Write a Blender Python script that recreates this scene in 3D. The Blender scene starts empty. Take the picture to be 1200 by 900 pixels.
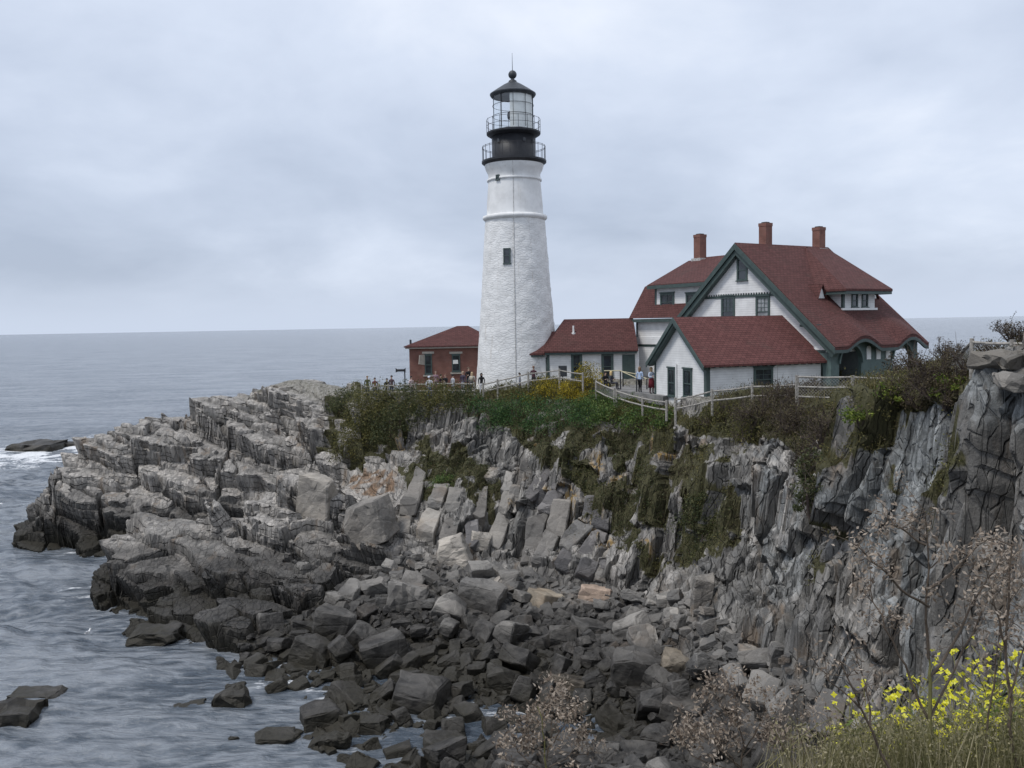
import bpy, bmesh, math, random
import numpy as np
from mathutils import Vector, Matrix
from mathutils.bvhtree import BVHTree

random.seed(7); RNG = np.random.default_rng(11)
scene = bpy.context.scene
COL = scene.collection
PI = math.pi
# ------------------------------------------------------------------ camera model (photo 1200x900)
F, H = 1040.0, 17.0
PITCH = math.atan(69/F); ROLL = math.radians(-1.05)
RM = np.array(Matrix.Rotation(PI/2-PITCH, 3, 'X') @ Matrix.Rotation(ROLL, 3, 'Z'))
def ray(px, py): return RM @ np.array([(px-600)/F, -(py-450)/F, -1.0])
def at_z(px, py, z):
    d = ray(px, py); t = (z-H)/d[2]; return np.array([d[0]*t, d[1]*t, z])
def at_y(px, py, Y):
    d = ray(px, py); t = Y/d[1]; return np.array([d[0]*t, Y, H+d[2]*t])
def project(P):
    q = (np.asarray(P, float)-np.array([0, 0, H])) @ RM
    w = np.minimum(q[..., 2], -1e-3)
    return 600-F*q[..., 0]/w, 450+F*q[..., 1]/w
def in_poly(x, y, poly):
    c = np.zeros(x.shape, bool); n = len(poly); j = n-1
    for i in range(n):
        xi, yi = poly[i]; xj, yj = poly[j]
        k = ((yi > y) != (yj > y)) & (x < (xj-xi)*(y-yi)/((yj-yi) or 1e-9)+xi)
        c ^= k; j = i
    return c
def sstep(a, b, x):
    t = np.clip((np.asarray(x, float)-a)/(b-a), 0, 1); return t*t*(3-2*t)
# ------------------------------------------------------------------ numpy noise
def hsh(ix, iy, iz, s=0):
    h = (ix.astype(np.int64)*374761393 + iy.astype(np.int64)*668265263 + iz.astype(np.int64)*2147483647 + s*974634777) & 0xffffffff
    h = ((h ^ (h >> 13))*1274126177) & 0xffffffff
    h = ((h ^ (h >> 16))*2246822519) & 0xffffffff
    return ((h ^ (h >> 15)) & 0xffffff)/float(0xffffff)
def vnoise(p, s=0):
    i = np.floor(p); f = p-i; f = f*f*(3-2*f); i = i.astype(np.int64)
    x, y, z = i[:, 0], i[:, 1], i[:, 2]; a = 0
    for dx in (0, 1):
        wx = f[:, 0] if dx else 1-f[:, 0]
        for dy in (0, 1):
            wy = f[:, 1] if dy else 1-f[:, 1]
            for dz in (0, 1):
                wz = f[:, 2] if dz else 1-f[:, 2]
                a = a + wx*wy*wz*hsh(x+dx, y+dy, z+dz, s)
    return a*2-1
def fbm(p, s=0, o=3):
    a, r = 1.0, 0
    for k in range(o):
        r = r + a*vnoise(p*(2.03**k)+k*17.3, s+k); a *= .5
    return r
def cells(q, size, seed):
    """jointed-rock cells: brick bonded boxes; returns local coords, distance to joint, four randoms"""
    s = q/np.array(size)
    iz = np.floor(s[:, 2]); o0 = hsh(iz, iz*0, iz*0, seed)
    sx = s[:, 0]+o0; ix = np.floor(sx)
    o1 = hsh(ix, iz, iz*0, seed+1); sy = s[:, 1]+o1; iy = np.floor(sy)
    f = np.stack([sx-ix, sy-iy, s[:, 2]-iz], 1)-.5
    e = np.min((.5-np.abs(f))*np.array(size), axis=1)
    r = [hsh(ix, iy, iz, seed+5+k) for k in range(4)]
    return f, e, r
def blocky(q, size, amp, seed, tilt=.5, crack=.3, cw=.07):
    f, e, r = cells(q, size, seed)
    d = amp*(r[0]*2-1)
    for k in range(3): d = d+(r[1+k]-.5)*2*tilt*f[:, k]*amp*1.6
    d = d-crack*amp*(1-sstep(0, cw, e))
    return d, r[0]
def rot_frame(ax, ay):          # frame whose local x is the thin (bedding) axis
    a = np.array(ax, float); a /= np.linalg.norm(a)
    b = np.array(ay, float); b -= a*(a@b); b /= np.linalg.norm(b)
    return np.stack([a, b, np.cross(a, b)])
# ------------------------------------------------------------------ object helpers
def mesh_obj(name, verts, faces, mat=None, parent=None, smooth=False):
    me = bpy.data.meshes.new(name)
    me.from_pydata([tuple(v) for v in verts], [], faces)
    if mat: me.materials.append(mat)
    if smooth: me.shade_smooth()
    o = bpy.data.objects.new(name, me); COL.objects.link(o); o.parent = parent
    return o
def quads_mesh(name, V, mat, parent=None, smooth=False, n=4):
    """V: (N,n,3) array of loose n-gons, fast path"""
    N = len(V); me = bpy.data.meshes.new(name)
    me.vertices.add(N*n); me.loops.add(N*n); me.polygons.add(N)
    me.vertices.foreach_set('co', V.reshape(-1).astype(np.float32))
    me.loops.foreach_set('vertex_index', np.arange(N*n, dtype=np.int32))
    me.polygons.foreach_set('loop_start', np.arange(0, N*n, n, dtype=np.int32))
    me.update(calc_edges=True); me.materials.append(mat)
    if smooth: me.shade_smooth()
    o = bpy.data.objects.new(name, me); COL.objects.link(o); o.parent = parent
    return o
def grid_mesh(name, P, keep, mat):
    """P: (ny,nx,3); keep: (ny-1,nx-1) bool"""
    ny, nx, _ = P.shape; idx = np.arange(ny*nx).reshape(ny, nx)
    Q = np.stack([idx[:-1, :-1], idx[:-1, 1:], idx[1:, 1:], idx[1:, :-1]], -1)[keep]
    used = np.zeros(ny*nx, bool); used[Q.reshape(-1)] = True
    remap = np.cumsum(used)-1; Q = remap[Q]; V = P.reshape(-1, 3)[used]
    me = bpy.data.meshes.new(name); N = len(Q)
    me.vertices.add(len(V)); me.loops.add(N*4); me.polygons.add(N)
    me.vertices.foreach_set('co', V.reshape(-1).astype(np.float32))
    me.loops.foreach_set('vertex_index', Q.reshape(-1).astype(np.int32))
    me.polygons.foreach_set('loop_start', np.arange(0, N*4, 4, dtype=np.int32))
    me.update(calc_edges=True); me.materials.append(mat)
    o = bpy.data.objects.new(name, me); COL.objects.link(o)
    return o, V, Q, used
def attr(o, name, vals):
    a = o.data.attributes.new(name, 'FLOAT', 'POINT'); a.data.foreach_set('value', np.asarray(vals, np.float32))
def tag(o, label=None, cat=None, group=None, kind=None):
    if label: o['label'] = label
    if cat: o['category'] = cat
    if group: o['group'] = group
    if kind: o['kind'] = kind
    return o
def empty(name, loc, rz=0, label=None, cat=None, group=None):
    o = bpy.data.objects.new(name, None); COL.objects.link(o); o.empty_display_size = .3
    o.location = tuple(loc); o.rotation_euler = (0, 0, rz); return tag(o, label, cat, group)
class MB:
    """collects solids, then links them as ONE mesh object with metre UVs"""
    def __init__(s, T=None): s.v = []; s.f = []; s.T = T or (lambda p: p)
    def add(s, vs, fs):
        b = len(s.v); s.v += [tuple(s.T(tuple(p))) for p in vs]; s.f += [tuple(b+i for i in f) for f in fs]; return s
    def box(s, x0, x1, y0, y1, z0, z1):
        return s.add([(x, y, z) for z in (z0, z1) for (x, y) in ((x0, y0), (x1, y0), (x1, y1), (x0, y1))],
            [(0, 1, 2, 3), (4, 7, 6, 5), (0, 4, 5, 1), (1, 5, 6, 2), (2, 6, 7, 3), (3, 7, 4, 0)])
    def prism(s, pts, d):
        n = len(pts); d = np.array(d)
        vs = [tuple(p) for p in pts]+[tuple(np.array(p)+d) for p in pts]
        return s.add(vs, [tuple(range(n)), tuple(range(2*n-1, n-1, -1))]+[(i, i+n, (i+1) % n+n, (i+1) % n) for i in range(n)])
    def bar(s, p, q, w, h, up=(0, 0, 1)):
        p, q, up = np.array(p, float), np.array(q, float), np.array(up, float)
        d = q-p; d /= np.linalg.norm(d); a = np.cross(d, up)
        if np.linalg.norm(a) < 1e-4: a = np.cross(d, (1, 0, 0))
        a /= np.linalg.norm(a); b = np.cross(a, d); c = [(-w/2, -h/2), (w/2, -h/2), (w/2, h/2), (-w/2, h/2)]
        vs = [e+a*i+b*j for e in (p, q) for i, j in c]
        return s.add(vs, [(0, 1, 2, 3), (7, 6, 5, 4)]+[(i, i+4, (i+1) % 4+4, (i+1) % 4) for i in range(4)])
    def tube(s, pts, rs, n=7, cap=True):
        pts = [np.array(p, float) for p in pts]
        if not hasattr(rs, '__len__'): rs = [rs]*len(pts)
        vs, fs = [], []; a = None
        for i, p in enumerate(pts):
            d = pts[min(i+1, len(pts)-1)]-pts[max(i-1, 0)]; d = d/(np.linalg.norm(d)+1e-9)
            if a is None: a = np.cross(d, (0, 0, 1) if abs(d[2]) < .9 else (1, 0, 0))
            a = a-d*(a@d); a = a/(np.linalg.norm(a)+1e-9); b = np.cross(d, a)
            vs += [p+rs[i]*(a*math.cos(2*PI*k/n)+b*math.sin(2*PI*k/n)) for k in range(n)]
        for i in range(len(pts)-1):
            fs += [(i*n+k, i*n+(k+1) % n, (i+1)*n+(k+1) % n, (i+1)*n+k) for k in range(n)]
        if cap: fs += [tuple(range(n-1, -1, -1)), tuple((len(pts)-1)*n+k for k in range(n))]
        return s.add(vs, fs)
    def lathe(s, prof, n=48, c=(0, 0), a0=0, a1=2*PI):
        full = abs(a1-a0-2*PI) < 1e-6; m = n if full else n+1; vs, fs = [], []
        for r, z in prof:
            vs += [(c[0]+r*math.cos(a0+(a1-a0)*k/n), c[1]+r*math.sin(a0+(a1-a0)*k/n), z) for k in range(m)]
        for i in range(len(prof)-1):
            for k in range(n):
                k2 = (k+1) % m; fs.append((i*m+k, i*m+k2, (i+1)*m+k2, (i+1)*m+k))
        return s.add(vs, fs)
    def slab(s, P, t):
        """P[i][j] top points -> closed slab of vertical thickness t"""
        a, b = len(P), len(P[0]); top = [p for r in P for p in r]; N = a*b
        vs = top+[(p[0], p[1], p[2]-t) for p in top]; fs = []
        for i in range(a-1):
            for j in range(b-1):
                q = (i*b+j, (i+1)*b+j, (i+1)*b+j+1, i*b+j+1); fs += [q, tuple(N+k for k in q[::-1])]
        rim = [j for j in range(b)]+[i*b+b-1 for i in range(1, a)]+[(a-1)*b+j for j in range(b-2, -1, -1)]+[i*b for i in range(a-2, 0, -1)]
        for k in range(len(rim)): u, w = rim[k], rim[(k+1) % len(rim)]; fs.append((u, w, N+w, N+u))
        return s.add(vs, fs)
    def build(s, name, mat, parent=None, smooth=False, bevel=0):
        o = mesh_obj(name, s.v, s.f, mat, parent)
        bm = bmesh.new(); bm.from_mesh(o.data)
        bmesh.ops.recalc_face_normals(bm, faces=bm.faces)
        uv = bm.loops.layers.uv.new('metres')
        for f in bm.faces:
            n = f.normal
            U = Vector((1, 0, 0)) if abs(n.z) > .999 else Vector((0, 0, 1)).cross(n).normalized()
            W = n.cross(U)
            for l in f.loops: l[uv].uv = (l.vert.co.dot(U), l.vert.co.dot(W))
            f.smooth = smooth
        bm.to_mesh(o.data); bm.free()
        return o
# ------------------------------------------------------------------ node materials
def mat_new(name):
    m = bpy.data.materials.new(name); m.use_nodes = True
    nt = m.node_tree; return m, nt, nt.nodes['Principled BSDF']
class NB:
    def __init__(s, nt): s.nt = nt
    def n(s, t, **kw):
        x = s.nt.nodes.new(t)
        for k, v in kw.items():
            if k.startswith('i_'): x.inputs[k[2:].replace('_', ' ')].default_value = v
            else: setattr(x, k, v)
        return x
    def l(s, a, b): s.nt.links.new(a, b)
    def put(s, sock, v):
        if hasattr(v, 'is_linked') or hasattr(v, 'links'): s.l(v, sock)
        else: sock.default_value = v
    def m(s, op, a, b=0.0, c=0.0, clamp=False):
        x = s.n('ShaderNodeMath', operation=op, use_clamp=clamp)
        for i, v in enumerate((a, b, c)): s.put(x.inputs[i], v)
        return x.outputs[0]
    def vm(s, op, a, b=(0, 0, 0)):
        x = s.n('ShaderNodeVectorMath', operation=op); s.put(x.inputs[0], a); s.put(x.inputs[1], b)
        return x.outputs[0]
    def mapr(s, v, a, b, c=0.0, d=1.0, smooth=True):
        x = s.n('ShaderNodeMapRange', interpolation_type='SMOOTHSTEP' if smooth else 'LINEAR')
        for i, k in enumerate((v, a, b, c, d)): s.put(x.inputs[i], k)
        return x.outputs[0]
    def mix(s, f, a, b, bt='MIX'):
        x = s.n('ShaderNodeMix', data_type='RGBA', blend_type=bt)
        for i, v in ((0, f), (6, a), (7, b)):
            if isinstance(v, tuple) and len(v) == 3: v = v+(1,)
            s.put(x.inputs[i], v)
        return x.outputs[2]
    def noise(s, vec, scale, detail=4.0, rough=.55, dist=0.0):
        x = s.n('ShaderNodeTexNoise'); x.inputs['Scale'].default_value = scale; x.inputs['Detail'].default_value = detail
        x.inputs['Roughness'].default_value = rough; x.inputs['Distortion'].default_value = dist
        if vec is not None: s.l(vec, x.inputs['Vector'])
        return x.outputs[0]
    def ramp(s, f, stops, const=False):
        x = s.n('ShaderNodeValToRGB'); e = x.color_ramp.elements
        if const: x.color_ramp.interpolation = 'CONSTANT'
        while len(e) < len(stops): e.new(.5)
        for k, (p, c) in zip(e, stops): k.position = p; k.color = tuple(c)+((1,) if len(c) == 3 else ())
        s.l(f, x.inputs[0]); return x.outputs[0]
    def bump(s, h, st=.5, d=.05, normal=None):
        x = s.n('ShaderNodeBump'); x.inputs['Strength'].default_value = st; x.inputs['Distance'].default_value = d
        s.l(h, x.inputs['Height'])
        if normal is not None: s.l(normal, x.inputs['Normal'])
        return x.outputs[0]
def paint(name, col, rough=.6, var=.12, scale=3.0, bump=.0, metal=0.0, spec=.4):
    m, nt, b = mat_new(name); g = NB(nt); tc = g.n('ShaderNodeTexCoord')
    f = g.noise(tc.outputs['Object'], scale, 5)
    c = g.mix(g.mapr(f, .3, .7), tuple(x*(1-var) for x in col), tuple(min(1, x*(1+var)) for x in col))
    g.l(c, b.inputs['Base Color']); b.inputs['Roughness'].default_value = rough; b.inputs['Metallic'].default_value = metal
    b.inputs['Specular IOR Level'].default_value = spec
    if bump: g.l(g.bump(g.noise(tc.outputs['Object'], scale*6, 4), bump, .03), b.inputs['Normal'])
    return m
def rock_mat(name, terrain):
    m, nt, b = mat_new(name); g = NB(nt)
    geo = g.n('ShaderNodeNewGeometry'); tc = g.n('ShaderNodeTexCoord'); oi = g.n('ShaderNodeObjectInfo')
    pos = geo.outputs['Position']; z = g.n('ShaderNodeSeparateXYZ'); g.l(pos, z.inputs[0]); z = z.outputs[2]
    if terrain:
        v = tc.outputs['Object']
        A = lambda k: g.n('ShaderNodeAttribute', attribute_name=k).outputs['Fac']
        tone, veg, soil, blue, lich, pale, jx, ground = [A(k) for k in ('tone', 'veg', 'soil', 'blue', 'lichen', 'pale', 'joint', 'ground')]
        mp = g.n('ShaderNodeMapping'); mp.inputs['Rotation'].default_value = (.3, .35, .2); mp.inputs['Scale'].default_value = (2.2, 1, .55)
        g.l(v, mp.inputs[0]); vs = mp.outputs[0]
    else:
        mp = g.n('ShaderNodeVectorMath', operation='MULTIPLY_ADD'); g.l(tc.outputs['Object'], mp.inputs[0]); mp.inputs[1].default_value = (1, 1, 1.8)
        rr = g.n('ShaderNodeCombineXYZ'); [g.l(g.m('MULTIPLY', oi.outputs['Random'], 30+9*i), rr.inputs[i]) for i in range(3)]
        g.l(rr.outputs[0], mp.inputs[2]); v = vs = mp.outputs[0]
        tone = g.m('MULTIPLY_ADD', oi.outputs['Random'], .8, .1)
    n1 = g.noise(vs, .55, 6, .6); n2 = g.noise(vs, 2.6, 7, .65, .4); n3 = g.noise(v, 9, 5, .7)
    grey = g.mix(g.mapr(n1, .35, .65), (.150, .145, .136), (.290, .268, .238))
    grey = g.mix(g.mapr(tone, .05, .95, smooth=False), g.mix(.6, grey, (.07, .07, .072)), g.mix(.45, grey, (.40, .38, .35)))
    if terrain:
        W = A('headland')
        def bed(nv, T, wob):
            d = g.n('ShaderNodeVectorMath', operation='DOT_PRODUCT'); g.l(v, d.inputs[0]); d.inputs[1].default_value = nv
            c_ = g.m('ADD', g.m('DIVIDE', d.outputs['Value'], T), g.m('MULTIPLY', g.noise(v, .5, 3), wob))
            f_ = g.m('ABSOLUTE', g.m('SUBTRACT', g.m('FRACT', c_), .5)); wn_ = g.n('ShaderNodeTexWhiteNoise', noise_dimensions='1D'); g.l(g.m('FLOOR', c_), wn_.inputs['W'])
            return g.mapr(f_, .40, .485), wn_.outputs[0]
        la, ra = bed((.20, -.16, .97), .42, 2.4); lb, rb = bed((.95, .05, -.30), .47, 2.6)
        pick_ = lambda a_, b_: g.m('ADD', g.m('MULTIPLY', a_, W), g.m('MULTIPLY', b_, g.m('SUBTRACT', 1.0, W)))
        bl = g.m('MULTIPLY', pick_(la, lb), g.mapr(g.noise(v, .9, 4), .42, .58)); br_ = pick_(ra, rb)
        grey = g.mix(.55, grey, g.mix(br_, (.115, .110, .102), (.41, .38, .345)))
        grey = g.mix(blue, grey, g.mix(g.mapr(n2, .35, .65), (.150, .157, .156), (.38, .40, .405)))
        grey = g.mix(pale, grey, g.mix(g.mapr(n2, .3, .7), (.40, .375, .345), (.62, .585, .54)))
    grey = g.mix(g.m('MULTIPLY', g.mapr(n2, .52, .75), .7), grey, (.085, .08, .072))
    grey = g.mix(g.m('MULTIPLY', g.mapr(n3, .55, .8), .45), grey, (.45, .44, .42))
    vf = g.n('ShaderNodeTexVoronoi', feature='F1', distance='CHEBYCHEV'); vf.inputs['Scale'].default_value = 1.5 if terrain else 1.1
    wv_ = g.n('ShaderNodeVectorMath', operation='MULTIPLY_ADD'); nz_ = g.n('ShaderNodeTexNoise'); nz_.inputs['Scale'].default_value = 1.4; g.l(vs, nz_.inputs['Vector']); g.l(nz_.outputs['Color'], wv_.inputs[0]); wv_.inputs[1].default_value = (.35, .35, .35); g.l(vs, wv_.inputs[2]); g.l(wv_.outputs[0], vf.inputs['Vector'])
    fs_ = g.n('ShaderNodeSeparateColor'); g.l(vf.outputs['Color'], fs_.inputs[0]); facet = fs_.outputs[0]
    grey = g.mix(.55, grey, g.mix(1.0, grey, g.mix(fs_.outputs[1], (.45, .45, .46), (1.55, 1.52, 1.48)), 'MULTIPLY'))
    n4 = g.noise(v, 26, 3, .7); grey = g.mix(g.m('MULTIPLY', g.mapr(n4, .55, .72), .4), grey, (.05, .048, .045)); grey = g.mix(g.m('MULTIPLY', g.mapr(n4, .45, .28), .15), grey, (.45, .44, .41))
    rust = g.m('MULTIPLY', g.mapr(g.noise(vs, .40, 6, .65), .54, .70), .35 if not terrain else .6)
    grey = g.mix(rust, grey, (.22, .15, .09))
    if terrain:
        grey = g.mix(g.m('MULTIPLY', jx, .6), grey, (.03, .03, .028))
        grey = g.mix(g.m('MULTIPLY', bl, .8), grey, (.032, .031, .03))
        grey = g.mix(g.m('MULTIPLY', lich, g.mapr(n2, .44, .56)), grey, (.36, .22, .05))
        grey = g.mix(soil, grey, g.mix(g.mapr(n2, .35, .65), (.13, .085, .05), (.30, .19, .115)))
        grey = g.mix(ground, grey, g.mix(g.mapr(n2, .35, .65), (.16, .15, .12), (.30, .285, .255)))
        grey = g.mix(g.mapr(g.m('ADD', veg, g.m('MULTIPLY', g.m('SUBTRACT', n2, .5), .9)), .4, .62), grey, g.mix(n3, (.030, .032, .015), (.115, .105, .052)))
    wn = g.noise(pos, .35, 5, .6); zz = g.m('MULTIPLY_ADD', g.m('SUBTRACT', wn, .5), 3.6, z)
    wet = g.mapr(zz, *((3.9, 1.4) if terrain else (3.3, 1.1))); weed = g.mapr(zz, *((2.0, .5) if terrain else (1.4, .1)))
    c = g.mix(g.m('MULTIPLY', wet, .93), grey, g.mix(g.mapr(n2, .35, .65), (.011, .010, .0095), (.064, .059, .053)))
    c = g.mix(weed, c, g.mix(n3, (.012, .011, .009), (.052, .046, .032)))
    g.l(c, b.inputs['Base Color'])
    g.l(g.mapr(wet, 0, 1, .9, .62), b.inputs['Roughness']); b.inputs['Specular IOR Level'].default_value = .3
    vo = g.n('ShaderNodeTexVoronoi', feature='DISTANCE_TO_EDGE'); vo.inputs['Scale'].default_value = 1.3 if terrain else 1.0
    vw = g.vm('ADD', vs, g.vm('SCALE', g.n('ShaderNodeTexNoise', i_Scale=2.0).outputs['Color'], (0, 0, 0)))
    g.l(vs, vo.inputs['Vector'])
    crack = g.mapr(vo.outputs['Distance'], 0, .05)
    hgt = g.m('ADD', g.m('MULTIPLY', n2, .38), g.m('ADD', g.m('ADD', g.m('MULTIPLY', n3, .28), g.m('MULTIPLY', facet, .55)), g.m('MULTIPLY', crack, .30 if terrain else .10)))
    if terrain: hgt = g.m('SUBTRACT', hgt, g.m('MULTIPLY', bl, .8))
    g.l(g.bump(hgt, 1.0, .20 if terrain else .16), b.inputs['Normal'])
    return m
def leaf_mat(name, stops, rough=.55, trans=.36):
    m, nt, b = mat_new(name); g = NB(nt); geo = g.n('ShaderNodeNewGeometry')
    tc = g.n('ShaderNodeTexCoord')
    f = g.m('MULTIPLY_ADD', g.m('SUBTRACT', g.noise(tc.outputs['Object'], .9, 3), .5), 1.1, geo.outputs['Random Per Island'], clamp=True)
    f = g.m('ADD', f, g.m('MULTIPLY', g.m('SUBTRACT', g.noise(tc.outputs['Object'], .28, 2), .5), .9), clamp=True)
    c = g.ramp(f, stops); g.l(c, b.inputs['Base Color']); b.inputs['Roughness'].default_value = rough
    b.inputs['Specular IOR Level'].default_value = .25
    tr = g.n('ShaderNodeBsdfTranslucent'); g.l(c, tr.inputs[0]); mx = g.n('ShaderNodeMixShader'); mx.inputs[0].default_value = trans
    g.l(b.outputs[0], mx.inputs[1]); g.l(tr.outputs[0], mx.inputs[2]); g.l(mx.outputs[0], nt.nodes['Material Output'].inputs[0])
    return m
def clap_mat(name, col, pitch=.145):
    m, nt, b = mat_new(name); g = NB(nt); uv = g.n('ShaderNodeUVMap'); sp = g.n('ShaderNodeSeparateXYZ'); g.l(uv.outputs[0], sp.inputs[0])
    fr = g.m('FRACT', g.m('DIVIDE', sp.outputs[1], pitch)); n = g.noise(uv.outputs[0], 1.3, 6)
    gap = g.mapr(fr, .80, .97)
    c = g.mix(g.mapr(n, .3, .75), tuple(x*.80 for x in col), col)
    c = g.mix(g.m('MULTIPLY', gap, .5), c, tuple(x*.5 for x in col))
    g.l(c, b.inputs['Base Color']); b.inputs['Roughness'].default_value = .6
    g.l(g.bump(g.m('SUBTRACT', 1.0, fr), .35, .02), b.inputs['Normal']); return m
def shingle_mat(name, c1, c2, moss=(.065, .045, .038)):
    m, nt, b = mat_new(name); g = NB(nt); uv = g.n('ShaderNodeUVMap')
    br = g.n('ShaderNodeTexBrick', offset=.5); g.l(uv.outputs[0], br.inputs['Vector'])
    for k, v in (('Scale', 1), ('Mortar Size', .016), ('Mortar Smooth', .3), ('Bias', 0), ('Brick Width', .32), ('Row Height', .19)): br.inputs[k].default_value = v
    br.inputs['Color1'].default_value = c1+(1,); br.inputs['Color2'].default_value = c2+(1,)
    br.inputs['Mortar'].default_value = tuple(x*.4 for x in c1)+(1,)
    n = g.noise(uv.outputs[0], .5, 6, .65); n2 = g.noise(uv.outputs[0], 3, 4)
    c = g.mix(g.m('MULTIPLY', g.mapr(n, .5, .75), .5), br.outputs[0], moss)
    c = g.mix(g.m('MULTIPLY', g.mapr(n2, .35, .7), .18), c, tuple(min(1, x*1.45) for x in c2))
    g.l(c, b.inputs['Base Color']); b.inputs['Roughness'].default_value = .85; b.inputs['Specular IOR Level'].default_value = .25
    sp = g.n('ShaderNodeSeparateXYZ'); g.l(uv.outputs[0], sp.inputs[0])
    saw = g.m('SUBTRACT', 1.0, g.m('FRACT', g.m('DIVIDE', sp.outputs[1], .19)))
    g.l(g.bump(g.m('ADD', saw, g.m('MULTIPLY', br.outputs['Fac'], -.6)), .5, .025), b.inputs['Normal']); return m
def brick_mat(name, c1, c2, mort, s=1.0):
    m, nt, b = mat_new(name); g = NB(nt); uv = g.n('ShaderNodeUVMap'); br = g.n('ShaderNodeTexBrick'); g.l(uv.outputs[0], br.inputs['Vector'])
    for k, v in (('Scale', s), ('Mortar Size', .012), ('Brick Width', .22), ('Row Height', .075)): br.inputs[k].default_value = v
    br.inputs['Color1'].default_value = c1+(1,); br.inputs['Color2'].default_value = c2+(1,); br.inputs['Mortar'].default_value = mort+(1,)
    c = g.mix(g.m('MULTIPLY', g.mapr(g.noise(uv.outputs[0], 1.5, 5), .4, .75), .5), br.outputs[0], tuple(x*.5 for x in c1))
    g.l(c, b.inputs['Base Color']); b.inputs['Roughness'].default_value = .85
    g.l(g.bump(br.outputs['Fac'], -.4, .015), b.inputs['Normal']); return m
def tower_mat():
    m, nt, b = mat_new('whitewashed_rubble'); g = NB(nt); tc = g.n('ShaderNodeTexCoord'); o = tc.outputs['Object']
    mp = g.n('ShaderNodeMapping'); mp.inputs['Scale'].default_value = (1, 1, 2.6); g.l(o, mp.inputs[0])
    dv = g.n('ShaderNodeTexNoise'); dv.inputs['Scale'].default_value = 1.2; g.l(o, dv.inputs[0])
    w = g.n('ShaderNodeVectorMath', operation='MULTIPLY_ADD'); g.l(dv.outputs['Color'], w.inputs[0]); w.inputs[1].default_value = (.5, .5, .5); g.l(mp.outputs[0], w.inputs[2])
    vo = g.n('ShaderNodeTexVoronoi', feature='F1'); vo.inputs['Scale'].default_value = 1.9; g.l(w.outputs[0], vo.inputs['Vector'])
    ve = g.n('ShaderNodeTexVoronoi', feature='DISTANCE_TO_EDGE'); ve.inputs['Scale'].default_value = 1.9; g.l(w.outputs[0], ve.inputs['Vector'])
    sp = g.n('ShaderNodeSeparateXYZ'); g.l(o, sp.inputs[0])
    n = g.noise(o, 1.1, 6, .6); n2 = g.noise(o, 7, 4)
    low = g.mapr(sp.outputs[2], 13.6, 12.9)       # smooth rendered upper section starts above the cornice
    hgt = g.m('ADD', g.m('MULTIPLY', g.mapr(ve.outputs['Distance'], 0, .14), g.m('MULTIPLY_ADD', vo.outputs['Color'], .8, .5)), g.m('MULTIPLY', n2, .25))
    hgt = g.m('MULTIPLY', hgt, g.m('MULTIPLY_ADD', low, .95, .05))
    c = g.mix(g.mapr(n, .3, .7), (.66, .66, .65), (.80, .80, .79))
    st = g.mapr(g.noise(mp.outputs[0], .8, 6, .7), .60, .78)
    c = g.mix(g.m('MULTIPLY', st, .35), c, (.42, .38, .33))
    mr = g.n('ShaderNodeMapping'); mr.inputs['Scale'].default_value = (3.5, 3.5, .16); g.l(o, mr.inputs[0])
    c = g.mix(g.m('MULTIPLY', g.mapr(g.noise(mr.outputs[0], 1.0, 5, .7), .56, .74), .42), c, (.40, .34, .27))
    g.l(c, b.inputs['Base Color']); b.inputs['Roughness'].default_value = .75
    c = g.mix(g.m('MULTIPLY', low, g.mapr(ve.outputs['Distance'], .05, .0, 0, .30)), c, (.40, .39, .38)); g.l(c, b.inputs['Base Color'])
    g.l(g.bump(hgt, .45, .032), b.inputs['Normal']); return m
def glass_mat(name, col=(.02, .025, .03), rough=.08):
    m, nt, b = mat_new(name); g = NB(nt); tc = g.n('ShaderNodeTexCoord')
    c = g.mix(g.mapr(g.noise(tc.outputs['Object'], 2, 3), .4, .6), col, tuple(x*1.8 for x in col)); g.l(c, b.inputs['Base Color'])
    b.inputs['Roughness'].default_value = rough; b.inputs['Specular IOR Level'].default_value = .8; return m
M = {}
M['rock'] = rock_mat('cliff_rock', True); M['boulder'] = rock_mat('boulder_rock', False)
M['white'] = clap_mat('white_clapboard', (.80, .80, .79)); M['whiteshingle'] = clap_mat('white_shingle', (.80, .80, .79), .16)
M['whitepaint'] = paint('white_paint', (.78, .78, .77), .5, .06)
M['green'] = paint('green_trim', (.058, .084, .079), .5, .15); M['porchgreen'] = paint('porch_green', (.105, .150, .143), .6, .12)
M['roof'] = shingle_mat('red_shingle', (.076, .031, .028), (.108, .045, .041)); M['roofbarn'] = shingle_mat('red_shingle_new', (.092, .036, .033), (.130, .053, .048))
M['brick'] = brick_mat('red_brick', (.17, .052, .036), (.235, .078, .055), (.20, .15, .125)); M['stonetrim'] = paint('stone_trim', (.42, .38, .33), .8, .12)
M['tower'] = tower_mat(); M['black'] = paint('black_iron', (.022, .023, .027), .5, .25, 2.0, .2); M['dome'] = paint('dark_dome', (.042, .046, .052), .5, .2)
M['glass'] = glass_mat('dark_glass'); M['curtain'] = glass_mat('curtained_glass', (.17, .18, .185), .12); M['wire'] = paint('wire', (.28, .275, .265), .6, .2); M['shade'] = paint('white_shade', (.80, .80, .76), .7, .05)
M['wood'] = paint('weathered_wood', (.31, .29, .26), .85, .3, 9, .4); M['wooddark'] = paint('dark_wood', (.15, .125, .105), .85, .3, 9, .4)
M['yellowrail'] = paint('yellow_rail', (.45, .40, .26), .6, .1); M['deck'] = paint('stone_paving', (.20, .195, .19), .85, .25, 1.5, .4)
M['lead'] = paint('flashing', (.45, .44, .42), .6, .3, 6); M['concrete'] = paint('stained_concrete', (.21, .14, .07), .9, .4, 3, .4)
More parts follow.
